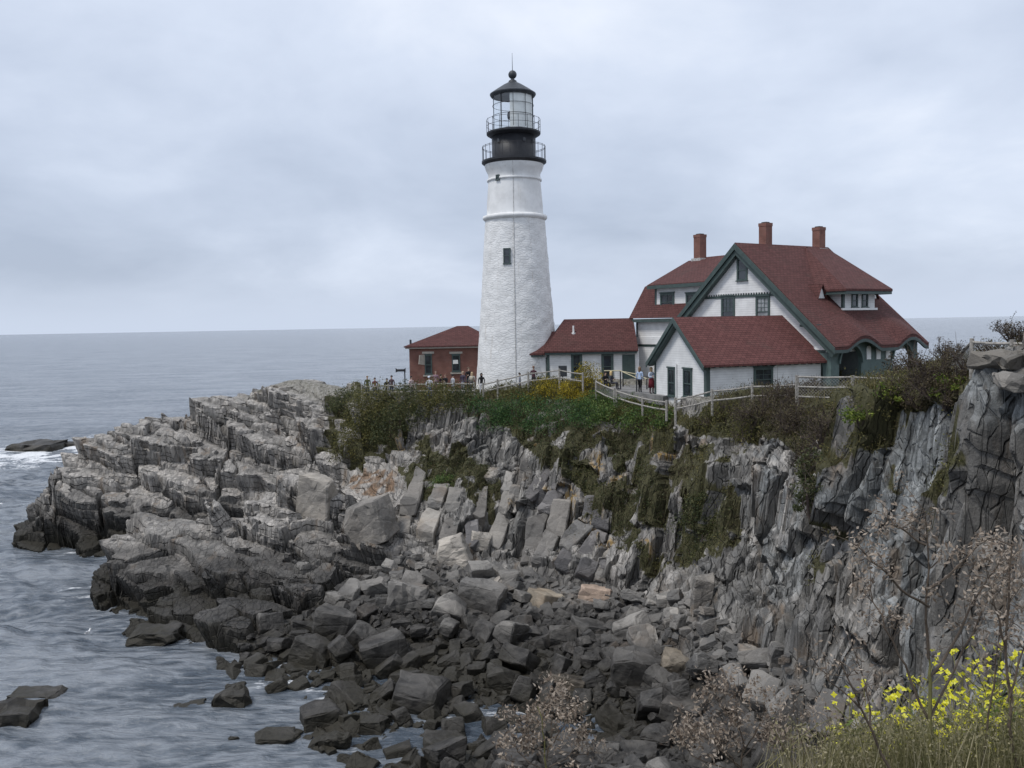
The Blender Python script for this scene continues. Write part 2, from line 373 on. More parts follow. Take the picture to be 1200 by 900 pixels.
# ------------------------------------------------------------------ terrain control points
CZ = [  # (px,py,z) visible surface points of known height
 (11,645,-.4),(60,653,-.4),(130,657,-.4),(100,704,-.4),(150,718,-.4),(215,744,-.4),(280,748,.3),
 (300,822,-.3),(270,790,-.2),(380,874,-.4),(480,905,-.4),(600,640,3.5),(480,612,4.2),(560,650,3.4),(640,662,3.1),(720,682,3.1),
 (790,692,3.4),(860,742,3.4),(940,792,3.6)]
CY = [  # (px,py,Y) visible surface points of known distance
 (24,594,70.2),(36,606,69.8),(60,600,70.2),(22,625,69.8),(80,600,70.5),(95,530,74.5),(140,505,76),(190,480,79),(245,474,80),(300,460,82),(350,452,84),(400,455,82),
 (150,560,72),(250,540,73),(340,520,72),(400,520,70),(130,612,70),(200,622,69.2),(235,618,69.5),(170,616,69.6),(330,600,64),(300,500,77),
 (120,655,56.6),(130,640,57),(180,624,58),(265,590,60),(360,590,60),(350,560,63),(200,682,54),(300,662,54.6),(400,660,54),(420,622,57),
 (440,562,63),(400,482,70),(424,468,69.5),(520,520,62),(520,486,64.6),(560,467,66),(560,600,55.2),(640,600,53.4),(640,540,55.8),(640,490,61),
 (640,465,65),(650,449,66.5),(720,620,50),(720,540,53),(720,495,57),(740,468,61),(790,600,46.8),(790,505,49.5),(790,482,52),
 (860,650,40.6),(860,560,42.6),(860,495,45.5),(870,462,48.5),(950,700,35.4),(955,600,37.5),(940,520,41),(960,475,45),
 (985,805,30.8),(1000,700,31.6),(1000,600,32.6),(1000,500,34.2),(1080,900,26),(1080,800,27.2),(1080,700,28.2),(1080,600,29.3),(1080,500,30.8),(1080,455,33.5),
 (1100,430,36),(1180,900,21.5),(1180,750,22.8),(1180,600,24.2),(1180,480,25.6),(1180,440,26.6),(1180,424,30),
 (700,762,42),(600,800,40.5),(800,800,37.6),(700,880,34.6),(880,862,32.3),(500,722,47),(420,722,48),(350,762,46.5),(600,880,34.2),(540,880,35.2)]
CW = [  # world points, hidden or outside the picture
 (0,70,12.2),(6,66,12.4),(-6,72,11.8),(-10,76,11.6),(-8,68.5,11.5),(-11,70.8,11.3),(-4,67.2,11.75),(12,62,12.4),(10,52,12.3),(14,50.5,12.4),(16,56,12.4),(20,55,12.7),(24,60,12.9),(5,76,12.2),(25,70,12.4),
 (30,50,14),(10,85,8),(0,88,2),(-10,84,7),(-20,88,4),(-28,86,2),(-38,82,0),(-44,74,-2.5),(12,96,-3),(30,88,6),(34,96,-2),(-15,94,-3),(-30,93,-3),
 (-30,63,-1.6),(-25,64.2,-1.0),(-21,64.6,-.4),(-17.5,65,.4),(-14.5,65.5,1.6),(-43,66,-3),(-38,60,-3),(-32,54,-3),(-26,48,-3),(-18,44,-2.5),(-14,38,-2.5),(-10,32,-2),(-45,45,-4),(-30,35,-4),
 (-20,22,-3),(-8,28,-1.5),(0,30,.9),(3,31.5,1.2),(-2,32.5,.6),(0,26,.8),(-10,15,1),(4,28,1.7),(6,26,1.4),(10,22,4),(0,18,2.5),(6,17,4),(9.5,17,6.5),(0,10,8),(6,10,9),(-8,8,8),(-10,0,14.5),(-6,0,15.3),
 (0,0,15.3),(0,3,14.9),(2.4,4.4,14.7),(1,5.5,13.2),(4,5.5,13.9),(7,8,13.0),(10,10,14.8),(6,0,15.5),(14,16,13.4),(15.5,20,14.1),(20,12,15.0),(26,25,15.4),(22,33,15.4),(20,40,14.9),(24,45,14.6),
 (18,46,13.5),(30,38,15.4),(32,10,15.6),(32,-8,15.6),(0,-8,15.5),(-12,-8,15.4),(-25,0,-3),(-25,10,-4),(-45,20,-4),(-45,-8,-4),(-45,95,-4)]
CP = np.array([at_z(*c) for c in CZ]+[at_y(*c) for c in CY]+[np.array(c, float) for c in CW])
_d = np.sqrt(((CP[:, None, :2]-CP[None, :, :2])**2).sum(-1)+1.0)
_A = np.block([[_d-np.eye(len(CP))*.05, np.c_[np.ones(len(CP)), CP[:, :2]]], [np.c_[np.ones(len(CP)), CP[:, :2]].T, np.zeros((3, 3))]])
_W = np.linalg.solve(_A, np.r_[CP[:, 2], 0, 0, 0])
def macro(x, y):
    x = np.asarray(x, float); sh = x.shape; q = np.stack([x.ravel(), np.asarray(y, float).ravel()], 1); out = np.empty(len(q))
    for i in range(0, len(q), 40000):
        c = q[i:i+40000]; d = np.sqrt(((c[:, None]-CP[None, :, :2])**2).sum(-1)+1.0)
        out[i:i+40000] = d@_W[:-3]+_W[-3]+c@_W[-2:]
    return out.reshape(sh)
STEP = .10
xs = np.arange(-46, 32.01, STEP); ys = np.arange(-8, 97.01, STEP)
# coarse evaluation, then bicubic-ish upsample keeps this quick
cx = np.arange(-46.5, 33.01, .5); cy = np.arange(-8.5, 98.01, .5)
CG = macro(*np.meshgrid(cx, cy))
def macro_fast(x, y):
    u = (np.clip(x, cx[0], cx[-2]-1e-6)-cx[0])/.5; v = (np.clip(y, cy[0], cy[-2]-1e-6)-cy[0])/.5
    i = u.astype(int); j = v.astype(int); f = u-i; g = v-j
    return CG[j, i]*(1-f)*(1-g)+CG[j, i+1]*f*(1-g)+CG[j+1, i]*(1-f)*g+CG[j+1, i+1]*f*g
GX, GY = np.meshgrid(xs, ys); GZ = macro_fast(GX, GY)
gy, gx = np.gradient(GZ, STEP)
nrm = np.stack([-gx, -gy, np.ones_like(GZ)], -1); nrm /= np.linalg.norm(nrm, axis=-1, keepdims=True)
P0 = np.stack([GX, GY, GZ], -1).reshape(-1, 3); N0 = nrm.reshape(-1, 3)
PX, PY = project(P0); infront = P0[:, 1] > 1
slope = 1-N0[:, 2]
# flat, walked-on top: no jointing
plateau = sstep(10.4, 11.5, P0[:, 2])*sstep(.22, .04, slope)*sstep(47, 50, P0[:, 1])
plateau = np.maximum(plateau, sstep(13.2, 14.6, P0[:, 2])*sstep(.25, .06, slope))
plateau = np.maximum(plateau, sstep(12.5, 11, P0[:, 1]))
wl = sstep(-3.5, -10, P0[:, 0]+.25*(P0[:, 1]-60))            # left headland weight
wr = sstep(9.5, 13, P0[:, 0])*sstep(46, 40, P0[:, 1])         # right cliff weight
wob = np.stack([fbm(P0*.30, 31, 3), fbm(P0*.30, 41, 3)], 1)*.45
def vor(xy, size, ang, seed, jit=.42):
    """2-D jointed blocks: rotated jittered cells. centre (world xy), offset from it, joint distance, randoms"""
    c, s_ = math.cos(ang), math.sin(ang); R2 = np.array([[c, s_], [-s_, c]]); q = (xy@R2.T)/np.array(size)
    i0 = np.floor(q); b1 = np.full(len(q), 1e9); b2 = np.full(len(q), 1e9); bc = np.zeros_like(q); bi = np.zeros_like(q); zo = np.zeros(len(q))
    for dx in (-1, 0, 1):
        for dy in (-1, 0, 1):
            ii = i0+np.array([dx, dy]); row = (ii[:, 1] % 2)*.5
            cc = ii+.5+np.stack([(hsh(ii[:, 0], ii[:, 1], zo, seed)-.5)*2*jit+row-.25, (hsh(ii[:, 0], ii[:, 1], zo, seed+1)-.5)*2*jit], 1)
            dd = q-cc; d = np.abs(dd[:, 0])**1.0*.55+np.abs(dd[:, 1])*.55+np.sqrt((dd**2).sum(1))*.45
            n = d < b1; b2 = np.where(n, b1, np.minimum(b2, d)); b1 = np.where(n, d, b1); bc[n] = cc[n]; bi[n] = ii[n]
    r = [hsh(bi[:, 0], bi[:, 1], zo, seed+7+k) for k in range(4)]
    cw = (bc*np.array(size))@R2
    return cw, xy-cw, (b2-b1)*min(size), r
E1, E2 = [], []
def columns(levels, seed):
    """each joint block keeps (part of) the height of its own centre: treads and steep risers"""
    xy = P0[:, :2]+wob; z = P0[:, 2]; acc = 0; wsum = 0; extra = 0; tone = 0; jn = 0
    for k, (size, ang, wgt, amp, tl) in enumerate(levels):
        cw, off, e, r = vor(xy, size, ang, seed+31*k)
        mc = macro_fast(cw[:, 0]-wob[:, 0]*0, cw[:, 1]); acc = acc+wgt*mc; wsum += wgt
        extra = extra+amp*(r[0]*2-1)+tl*((r[1]-.5)*off[:, 0]+(r[2]-.5)*off[:, 1])-amp*(.55, .45, .4)[k]*(1-sstep(0, (.16, .11, .08)[k], e))
        tone = tone+r[3]*(.42, .33, .25)[k]; jn = np.maximum(jn, (1-sstep(.02, .10, e))*(1, .8, .6)[k])
        E1.append(e) if k == 0 else E2.append(e) if k == 1 else None
    return acc-wsum*z, extra, tone, jn
LA = [((6.5, 3.2), -.45, .32, .74, .20), ((2.6, 1.4), -.40, .26, .42, .26), ((.95, .60), -.50, .10, .12, .28)]
LB = [((2.2, 3.4), -.25, .26, .28, .18), ((1.0, 1.9), -.20, .16, .16, .20), ((.5, .95), -.3, .06, .06, .2)]
LC = [((3.2, 3.2), -.62, .20, .30, .15), ((1.3, 1.7), -.55, .16, .18, .2), ((.6, .8), -.6, .06, .08, .25)]
hA, eA, tA, jA = columns(LA, 100); hB, eB, tB, jB = columns(LB, 300); hC, eC, tC, jC = columns(LC, 500)
w3 = np.stack([fbm(P0*.25, 31, 3), fbm(P0*.25, 41, 3), fbm(P0*.25, 51, 3)], 1)*.16
def slabs(R, levels, seed):
    p = (P0+w3)@R.T; d = 0; t = 0; jn = 0
    for k, (sz, a, tl, cr) in enumerate(levels):
        f, e, r = cells(p+k*7.7, sz, seed+20*k); dd = a*(r[0]*2-1)
        for i in range(3): dd = dd+(r[1+i]-.5)*tl*f[:, i]*sz[i]
        d = d+dd-cr*(1-sstep(0, .10, e)); t = t+r[1]*(.45, .33, .22)[k]; jn = np.maximum(jn, (1-sstep(.01, .09, e))*(1, .8, .6)[k])
    return d, t, jn
RB = rot_frame((.95, .05, -.30), (.30, .1, .95)); RC = rot_frame((.84, -.50, -.22), (.25, .1, .96))
sB, tB, jB = slabs(RB, [((1.7, 4.8, 3.0), .75, .15, .34), ((.70, 2.4, 1.4), .26, .18, .16), ((.32, .9, .7), .05, .3, .04)], 300)
sC, tC, jC = slabs(RC, [((2.3, 4.8, 3.2), .80, .18, .36), ((.85, 2.4, 1.6), .30, .22, .16), ((.36, 1.0, .7), .06, .3, .04)], 500)
pick = lambda A_, B_, C_: np.where(wl > .5, A_, np.where(wr > .5, C_, B_))
talus_poly = [(285,815),(300,745),(420,700),(470,630),(560,655),(640,668),(720,684),(800,694),(870,742),(940,792),(985,835),(985,930),(470,930),(380,885)]
talus = in_poly(PX, PY, talus_poly)&(P0[:, 2] < 5)
amt = (1-plateau)*np.where(talus, .35, 1.0)
soil_ = in_poly(PX, PY, [(395,582),(402,548),(450,538),(480,550),(478,586),(440,590)]); amt = np.where(soil_, amt*.25, amt)
def blur(a, k):
    for ax in (0, 1):
        c = np.cumsum(np.pad(a, [(k+1, k) if i == ax else (0, 0) for i in (0, 1)], mode='edge'), axis=ax)
        a = (np.take(c, range(2*k+1, c.shape[ax]), ax)-np.take(c, range(0, c.shape[ax]-2*k-1), ax))/(2*k+1)
    return a
D = pick(hA+eA, hB+eB, hC+eC); D = np.where(wl > .5, blur(D.reshape(GZ.shape), 2).ravel()*.9+D*.1, D)
P1 = P0.copy(); rough_ = fbm(P0*2.3, 81, 3)*np.where(wl > .5, .07, .05)+fbm(P0*.16, 71, 3)*.35
P1[:, 2] += amt*(D+rough_)+plateau*fbm(P0*.6, 91, 3)*.06
# bedding ledges on the gently dipping headland
dirn = N0[:, :2]/(np.linalg.norm(N0[:, :2], axis=1, keepdims=True)+1e-6)
cwL, _, eL, rL = vor(P0[:, :2]+wob, (8.0, 4.0), -.45, 900); cwM, _, eM, rM = vor(P0[:, :2]+wob, (3.6, 2.2), -.35, 950)
bedh = .20*P0[:, 0]-.16*P0[:, 1]+w3[:, 2]*2.1
fr = 0
for Tb, wgt, off_, ov in ((2.3, .62, rL[0]*2.3, .34), (.70, .90, rM[0]*.7, .17)):
    sb = P1[:, 2]+bedh+off_; fl = np.floor(sb/Tb); fr = sb/Tb-fl
    P1[:, 2] += amt*wl*wgt*Tb*(sstep(.36, .64, fr)-fr)
    P1[:, :2] += dirn*(amt*wl*ov*(sstep(.40, .64, fr)*sstep(.98, .66, fr)-.9*sstep(.12, .36, fr)*sstep(.56, .40, fr)))[:, None]
gap = np.maximum((1-sstep(.05, .26, eL))*1.15, (1-sstep(.04, .20, eM))*.62*sstep(-.3, .4, fbm(P0*.4, 961, 2)))
P1[:, 2] -= amt*wl*gap
jA = np.maximum(jA*.5, np.maximum((1-sstep(.0, .12, np.abs(fr-.40)))*.7, sstep(.25, .7, gap)))
# standing slabs pushed out of and into the steep faces
steep = (1-wl)*sstep(.06, .20, slope)*amt
P1 += (steep*pick(0*sB, sB, sC))[:, None]*(N0*np.array([1, 1, .55]))
P1[:, 0] += amt*(P1[:, 2]-P0[:, 2])*np.where(wl > .5, -.12, .22)*.6
P1[:, :2] += amt[:, None]*np.stack([fbm(P0*1.7, 83, 2), fbm(P0*1.7, 87, 2)], 1)*.06
TONE = pick(tA, tB, tC); JN = pick(jA, jB, jC)
# ------------------------------------------------------------------ regions of growth and colour
V_main = [(372,535),(392,480),(420,452),(560,452),(700,446),(790,474),(800,500),(772,512),(700,506),(620,505),(560,490),(536,482),(500,482),(455,525),(425,548),(395,540)]
V_ivy = [(575,492),(700,500),(768,505),(776,600),(765,665),(735,655),(700,610),(668,572),(640,540),(600,520)]
V_low = [(470,548),(520,530),(575,545),(590,575),(545,585),(485,590)]
V_brk = [(790,486),(830,470),(880,450),(1000,465),(1008,500),(990,545),(985,600),(968,640),(945,560),(915,515),(860,512),(820,506)]
V_clf = [(800,590),(835,560),(858,590),(850,630),(812,665),(785,640)]
V_top = [(985,470),(1000,440),(1060,415),(1130,400),(1200,380),(1200,408),(1150,420),(1140,458),(1100,470),(1040,470)]
V_rt = [(1015,470),(1040,470),(1030,500),(1005,510)]
vn = fbm(P0*.5, 131, 4)
veg = np.zeros(len(P0))
for poly, k in ((V_main, 1), (V_ivy, .86), (V_low, .7), (V_brk, .85), (V_clf, .85), (V_top, 1), (V_rt, .8)):
    veg = np.maximum(veg, in_poly(PX+vn*9, PY+vn*7, poly)*k*infront)
for hole in ([(392,486),(426,482),(430,524),(398,530)], [(478,482),(532,476),(540,520),(500,540),(470,524)], [(555,500),(600,508),(606,540),(565,530)], [(690,530),(716,520),(724,560),(700,575)], [(640,505),(668,510),(660,535),(640,530)], [(738,560),(756,550),(764,620),(745,640)]):
    veg[in_poly(PX+vn*10, PY+vn*8, hole)] *= .25
vn2 = fbm(P0*1.1, 141, 3); veg = np.where(P0[:, 2] < 11.6, veg*sstep(-.55, -.1, vn2+.08), veg)
veg *= (P0[:, 2] > 4.2)
for poly, dens in (([(700,520),(1000,520),(960,700),(760,680)], .30), ([(985,500),(1140,470),(1150,640),(1010,600)], .22), ([(460,500),(640,560),(690,640),(560,600)], .25)):
    veg = np.maximum(veg, in_poly(PX, PY, poly)*infront*sstep(.35, .75, vn+dens)*.8*(P0[:, 2] > 4.5))
veg[(plateau > .5)&(P0[:, 1] > 49)&(veg < .1)] = 0
near = sstep(12, 9, P0[:, 1]); veg = np.maximum(veg, near)
hill = sstep(14, 15, P0[:, 2])*(P0[:, 1] < 46)*plateau; veg = np.maximum(veg, hill*.9)
soil = in_poly(PX+vn*8, PY+vn*5, [(402,574),(412,556),(448,549),(468,555),(464,576),(440,580)])*sstep(-.5, .3, fbm(P0*1.4, 151, 3))*.85
lich = np.zeros(len(P0))
for (a, b, r) in ((655,597,26),(690,615,22),(640,575,12),(600,572,9),(470,520,10),(440,510,9),(712,640,10),(730,570,16),(756,640,8),(700,545,14),(632,520,9),(815,530,8),(775,520,10)):
    lich = np.maximum(lich, sstep(1.15, .4, np.hypot(PX-a, PY-b)/r+vn*.35)*.7)
pale = np.maximum(sstep(1.2, .5, np.hypot((PX-925)/55, (PY-590)/75)+vn*.4)*.65*sstep(-.2, .3, fbm(P0*1.5, 171, 3)), wl*.50*sstep(2.4, 4.6, P0[:, 2]+vn*.8)); pale = np.maximum(pale, (1-wl)*(1-wr)*.35*sstep(-.3, .4, vn))
ground = plateau*(P0[:, 1] > 47)*sstep(.3, .1, veg)
keepv = (P1[:, 2] > -2.2).reshape(GZ.shape)
keep = keepv[:-1, :-1]|keepv[1:, :-1]|keepv[:-1, 1:]|keepv[1:, 1:]
joint = JN*amt
terrain, TV, TQ, used = grid_mesh('ground', P1.reshape(GZ.shape+(3,)), keep, M['rock'])
tag(terrain, kind='structure')
for k, a in (('tone', np.clip(TONE*1.5-.25, 0, 1)), ('veg', veg), ('soil', soil), ('headland', wl), ('blue', wr*sstep(-.25, .45, fbm(P0*.35, 191, 3))*.9+(1-wl)*.15), ('lichen', lich), ('pale', pale), ('joint', joint), ('ground', ground)):
    attr(terrain, k, np.asarray(a)[used])
terrain.data.polygons.foreach_set('use_smooth', np.zeros(len(TQ), bool))
BVH = BVHTree.FromPolygons([tuple(v) for v in TV], [tuple(f) for f in TQ])
def hit_px(px, py, default=None):
    d = Vector(ray(px, py)).normalized(); h = BVH.ray_cast(Vector((0, 0, H))+d*6, d)
    return (np.array(h[0]), np.array(h[1])) if h[0] is not None else (default, np.array([0, 0, 1.]))
def gz(x, y, default=0.0):
    h = BVH.ray_cast(Vector((x, y, 40)), Vector((0, 0, -1))); return h[0].z if h[0] is not None else default
# ------------------------------------------------------------------ sea
def spread(a, b, st, far, g=1.12):
    core = list(np.arange(a, b, st)); s = st; hi = [core[-1]]
    while hi[-1] < far: s *= g; hi.append(hi[-1]+s)
    lo = [core[0]]; s = st
    while lo[-1] > -far: s *= g; lo.append(lo[-1]-s)
    return np.array(lo[:0:-1]+core+hi[1:])
sx = spread(-62, 14, .21, 40000); sy = spread(27, 120, .21, 40000); sy = sy[sy > -60]
SX, SY = np.meshgrid(sx, sy); cell = np.maximum(np.gradient(SX, axis=1), np.gradient(SY, axis=0))
SZ = np.zeros_like(SX)
hgt = np.full(SX.shape, -4.0); inr = (SX > -46)&(SX < 32)&(SY > -8)&(SY < 97); hgt[inr] = macro_fast(SX[inr], SY[inr])
for k in range(56):
    L = .75*1.085**k*RNG.uniform(.8, 1.2); th = RNG.normal(-1.85, .55); a = .0150*L**.66*RNG.uniform(.6, 1.3)
    if L > 14: a *= .55
    ph = (SX*math.cos(th)+SY*math.sin(th))*2*PI/L+RNG.uniform(0, 6.28)
    w = np.exp(-(cell*3.0/L)**4); s = np.sin(ph); SZ += a*w*(s+.28*np.cos(2*ph))
shelter = sstep(-3.5, .2, hgt); calm = 1-.55*sstep(-30, -12, SX)*sstep(75, 60, SY)
SZ *= (1-.6*shelter)*calm
sea, SV, SQ, su = grid_mesh('sea', np.stack([SX, SY, SZ], -1), np.ones((SX.shape[0]-1, SX.shape[1]-1), bool), None or bpy.data.materials.new('sea_water'))
tag(sea, kind='structure'); sea.data.polygons.foreach_set('use_smooth', np.ones(len(SQ), bool))
sp3 = np.stack([SX.ravel()*.16, SY.ravel()*.16, SY.ravel()*0], 1)
n1 = fbm(sp3, 201, 4).reshape(SX.shape); n2 = fbm(sp3*np.array([2.2, 5, 1]), 211, 4).reshape(SX.shape)
foam = sstep(-1.7, .4, hgt+n1*1.1)*.26*sstep(-.35, .6, n2+n1*.4)
sk = at_z(40, 524, 0); rr_ = np.hypot((SX-sk[0]-5)/17, (SY-sk[1]+4)/15)
foam = np.maximum(foam, sstep(1.5, .4, rr_+n1*.5)*sstep(-.6, .1, n2))
sl = at_z(55, 590, 0); foam = np.maximum(foam, sstep(1.2, .3, np.hypot((SX-sl[0]+7)/9, (SY-sl[1])/9)+n1*.6)*sstep(.1, .6, n2)*.3)
attr(sea, 'foam', foam.ravel()); 
m = sea.data.materials[0]; m.use_nodes = True; nt = m.node_tree; b = nt.nodes['Principled BSDF']; g = NB(nt)
pos = g.n('ShaderNodeNewGeometry').outputs['Position']
fo = g.n('ShaderNodeAttribute', attribute_name='foam').outputs['Fac']
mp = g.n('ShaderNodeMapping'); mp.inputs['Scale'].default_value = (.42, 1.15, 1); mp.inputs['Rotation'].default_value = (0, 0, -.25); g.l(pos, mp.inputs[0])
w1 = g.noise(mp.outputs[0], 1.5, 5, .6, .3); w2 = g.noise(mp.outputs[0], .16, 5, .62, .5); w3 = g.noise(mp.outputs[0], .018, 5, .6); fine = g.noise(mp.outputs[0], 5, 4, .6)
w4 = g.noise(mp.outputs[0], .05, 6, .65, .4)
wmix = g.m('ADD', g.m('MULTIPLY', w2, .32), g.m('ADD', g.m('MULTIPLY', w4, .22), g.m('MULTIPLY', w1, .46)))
base = g.mix(g.mapr(wmix, .41, .57), (.035, .050, .070), (.225, .245, .270)); base = g.mix(g.m('MULTIPLY', g.mapr(w3, .4, .65), .35), base, (.17, .19, .21))  # dark and bright wave slopes painted into the water colour by ripple noise
fnz = g.m('ADD', g.m('ADD', g.m('MULTIPLY', fine, .5), g.m('MULTIPLY', w1, .5)), g.m('MULTIPLY', fo, .24)); fm = g.m('MULTIPLY', g.mapr(fnz, .57, .68), g.mapr(fo, .02, .3)); fm = g.m('MULTIPLY', fm, .9)
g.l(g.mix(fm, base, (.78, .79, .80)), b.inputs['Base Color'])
g.l(g.m('MULTIPLY_ADD', fm, .5, .17), b.inputs['Roughness']); b.inputs['IOR'].default_value = 1.33; b.inputs['Specular IOR Level'].default_value = .44
b1 = g.bump(w2, .6, 1.6); b2 = g.bump(w1, .8, .5, b1); g.l(g.bump(fine, .35, .06, b2), b.inputs['Normal'])
# ------------------------------------------------------------------ sky, sun, camera
w = bpy.data.worlds.new('World'); scene.world = w; w.use_nodes = True; nt = w.node_tree; g = NB(nt)
bg = nt.nodes['Background']; out = nt.nodes['World Output']
SUN_EL, SUN_AZ = math.radians(60), math.radians(242)   # azimuth clockwise from +Y: behind and left of the camera
sky = g.n('ShaderNodeTexSky', sky_type='NISHITA'); sky.sun_disc = False; sky.sun_elevation = SUN_EL; sky.sun_rotation = SUN_AZ; sky.dust_density = 2
g.l(sky.outputs[0], bg.inputs[0]); bg.inputs[1].default_value = .10
tc = g.n('ShaderNodeTexCoord'); sp = g.n('ShaderNodeSeparateXYZ'); g.l(tc.outputs['Generated'], sp.inputs[0])
up = g.m('ADD', g.m('MAXIMUM', sp.outputs[2], 0.0), .34)
cb = g.n('ShaderNodeCombineXYZ'); g.l(g.m('DIVIDE', sp.outputs[0], up), cb.inputs[0]); g.l(g.m('DIVIDE', sp.outputs[1], up), cb.inputs[1]); cb.inputs[2].default_value = 2.3
c1 = g.noise(cb.outputs[0], 1.25, 7, .5, .25); c2 = g.noise(cb.outputs[0], 3.2, 7, .55, .3)
cl = g.m('ADD', g.m('MULTIPLY', c1, .72), g.m('MULTIPLY', c2, .28))
el = g.mapr(sp.outputs[2], 0.0, .42)
cl = g.m('ADD', cl, g.m('MULTIPLY', g.m('SUBTRACT', el, .5), .16))
cl = g.m('ADD', cl, g.m('MULTIPLY', sp.outputs[0], .09))
ccol = g.ramp(cl, [(.28, (.330, .382, .480)), (.45, (.420, .475, .580)), (.58, (.515, .570, .675)), (.75, (.69, .725, .795))])
ccol = g.mix(g.mapr(sp.outputs[2], .07, .0), ccol, (.455, .515, .625))
b2 = g.n('ShaderNodeBackground'); g.l(ccol, b2.inputs[0]); b2.inputs[1].default_value = 1.0
mx = g.n('ShaderNodeMixShader'); mx.inputs[0].default_value = .93; g.l(bg.outputs[0], mx.inputs[1]); g.l(b2.outputs[0], mx.inputs[2]); g.l(mx.outputs[0], out.inputs[0])
sl = bpy.data.lights.new('overcast_sun', 'SUN'); sl.energy = 1.5; sl.angle = math.radians(12); sl.color = (1, .97, .93)
so = bpy.data.objects.new('overcast_sun', sl); COL.objects.link(so)
sd = Vector((math.sin(SUN_AZ)*math.cos(SUN_EL), math.cos(SUN_AZ)*math.cos(SUN_EL), math.sin(SUN_EL)))
so.rotation_euler = sd.to_track_quat('Z', 'Y').to_euler(); so.location = (0, -30, 60)
cam = bpy.data.cameras.new('camera'); co = bpy.data.objects.new('camera', cam); COL.objects.link(co); scene.camera = co
cam.sensor_width = 36; cam.lens = 36*F/1200; cam.clip_start = .1; cam.clip_end = 90000
co.matrix_world = Matrix.Translation((0, 0, H)) @ Matrix(RM.tolist()).to_4x4()
vs = scene.view_settings; vs.view_transform = 'Standard'; vs.look = 'None'; vs.gamma = 1; vs.exposure = 0.50; vs.use_curve_mapping = False
scene.cycles.max_bounces = 6; scene.cycles.diffuse_bounces = 3; scene.cycles.glossy_bounces = 3; scene.cycles.transparent_max_bounces = 8
scene.cycles.use_denoising = True
# ================================================================== LIGHTHOUSE
LY = 70.7; LX = at_y(605.8, 380, LY)[0]; LZ = 11.9
def lz(py): return at_y(604, py, LY)[2]-LZ
def lr(wpx): return wpx/2*LY/F
light = empty('lighthouse', (LX, LY, LZ), 0, 'tall white stone lighthouse tower with black iron lantern on top', 'lighthouse')
zc = lz(256)
b = MB(); prof = []
zbase, ztop = 0.0, zc
for i in range(61):
    t = i/60; z = zbase+(ztop-zbase)*t; r = 3.38+(2.33-3.38)*(t**.93); prof.append((r, z))
b.lathe(prof, 150); o = b.build('tower_wall', M['tower'], light, smooth=True)
co3 = np.array([v.co for v in o.data.vertices]); ang = np.arctan2(co3[:, 1], co3[:, 0]); rr = np.hypot(co3[:, 0], co3[:, 1])
cyl = np.stack([ang*2.9*1.3, co3[:, 2]*3.3, ang*0], 1); dn = fbm(cyl*1.4, 401, 3)*.03
for v, d, a in zip(o.data.vertices, dn, ang): v.co.x += d*math.cos(a); v.co.y += d*math.sin(a)
b = MB(); zt = lz(199); b.lathe([(2.24, zc+.02), (2.2, zc+1), (2.06, lz(214)), (2.05, zt-.35), (2.2, zt-.1), (2.32, zt+.25), (2.30, lz(192))], 72); b.build('upper_wall', M['tower'], light, smooth=True)
b = MB(); b.lathe([(2.2, zc-.22), (2.38, zc-.2), (2.54, zc-.05), (2.54, zc+.14), (2.3, zc+.22), (2.2, zc+.22)], 72); b.build('cornice', M['tower'], light, smooth=True)
b = MB(); zb_ = lz(212); b.lathe([(2.04, zb_-.1), (2.15, zb_-.06), (2.15, zb_+.08), (2.04, zb_+.12)], 64); b.build('string_course', M['tower'], light, smooth=True)
zd = lz(190)
b = MB(); b.lathe([(2.0, zd-.30), (2.32, zd-.26), (2.48, zd-.13), (2.54, zd-.08), (2.54, zd+.06), (1.5, zd+.08)], 64); b.build('gallery_deck', M['black'], light)
zu = lz(157.5)
b = MB(); b.lathe([(1.72, zd+.05), (1.74, zd+.2), (1.72, zd+.3), (1.72, zu-.2), (1.4, zu-.2)], 48); o = b.build('watch_room', M['black'], light, smooth=True)
for k, a in enumerate((-2.3, -1.1, -.55, .6, 2.0)):
    p = MB(); p.tube([(1.68*math.cos(a), 1.68*math.sin(a), zd+1.45), (1.80*math.cos(a), 1.80*math.sin(a), zd+1.45)], .14, 10); p.build('porthole', M['dome'], o)
b = MB(); b.lathe([(1.6, zu-.26), (1.85, zu-.20), (2.08, zu-.06), (2.12, zu), (2.12, zu+.11), (1.5, zu+.16)], 64); b.build('lantern_deck', M['black'], light)
def railing(name, r, z, h, n, rails, rad=.016):
    q = MB()
    for k in range(n):
        a = 2*PI*k/n; q.tube([(r*math.cos(a), r*math.sin(a), z), (r*math.cos(a), r*math.sin(a), z+h+.05)], rad*1.15, 5)
    for t in rails:
        q.tube([(r*math.cos(2*PI*k/48), r*math.sin(2*PI*k/48), z+h*t) for k in range(49)], rad, 5)
    return q.build(name, M['black'], light)
railing('gallery_railing', 2.47, zd+.04, 1.12, 26, (1, .92)); railing('lantern_railing', 2.1, zu+.12, .98, 18, (1, .52))
zg0, zg1 = zu+.16, lz(112)
b = MB(); b.lathe([(1.66, zg0), (1.66, zg0+.10), (1.55, zg0+.10)], 10); b.build('lantern_sill', M['black'], light)
lg, nt, bs = mat_new('lantern_glass'); g = NB(nt)
tp = g.n('ShaderNodeBsdfTransparent'); tp.inputs[0].default_value = (.95, .97, .98, 1); gl = g.n('ShaderNodeBsdfGlossy'); gl.inputs['Roughness'].default_value = .05
mx = g.n('ShaderNodeMixShader'); mx.inputs[0].default_value = .10; g.l(tp.outputs[0], mx.inputs[1]); g.l(gl.outputs[0], mx.inputs[2]); g.l(mx.outputs[0], nt.nodes['Material Output'].inputs[0])
b = MB(); b.lathe([(1.58, zg0+.1), (1.58, zg1)], 16); b.build('lantern_glass', lg, light)
b = MB(); N_ = 10
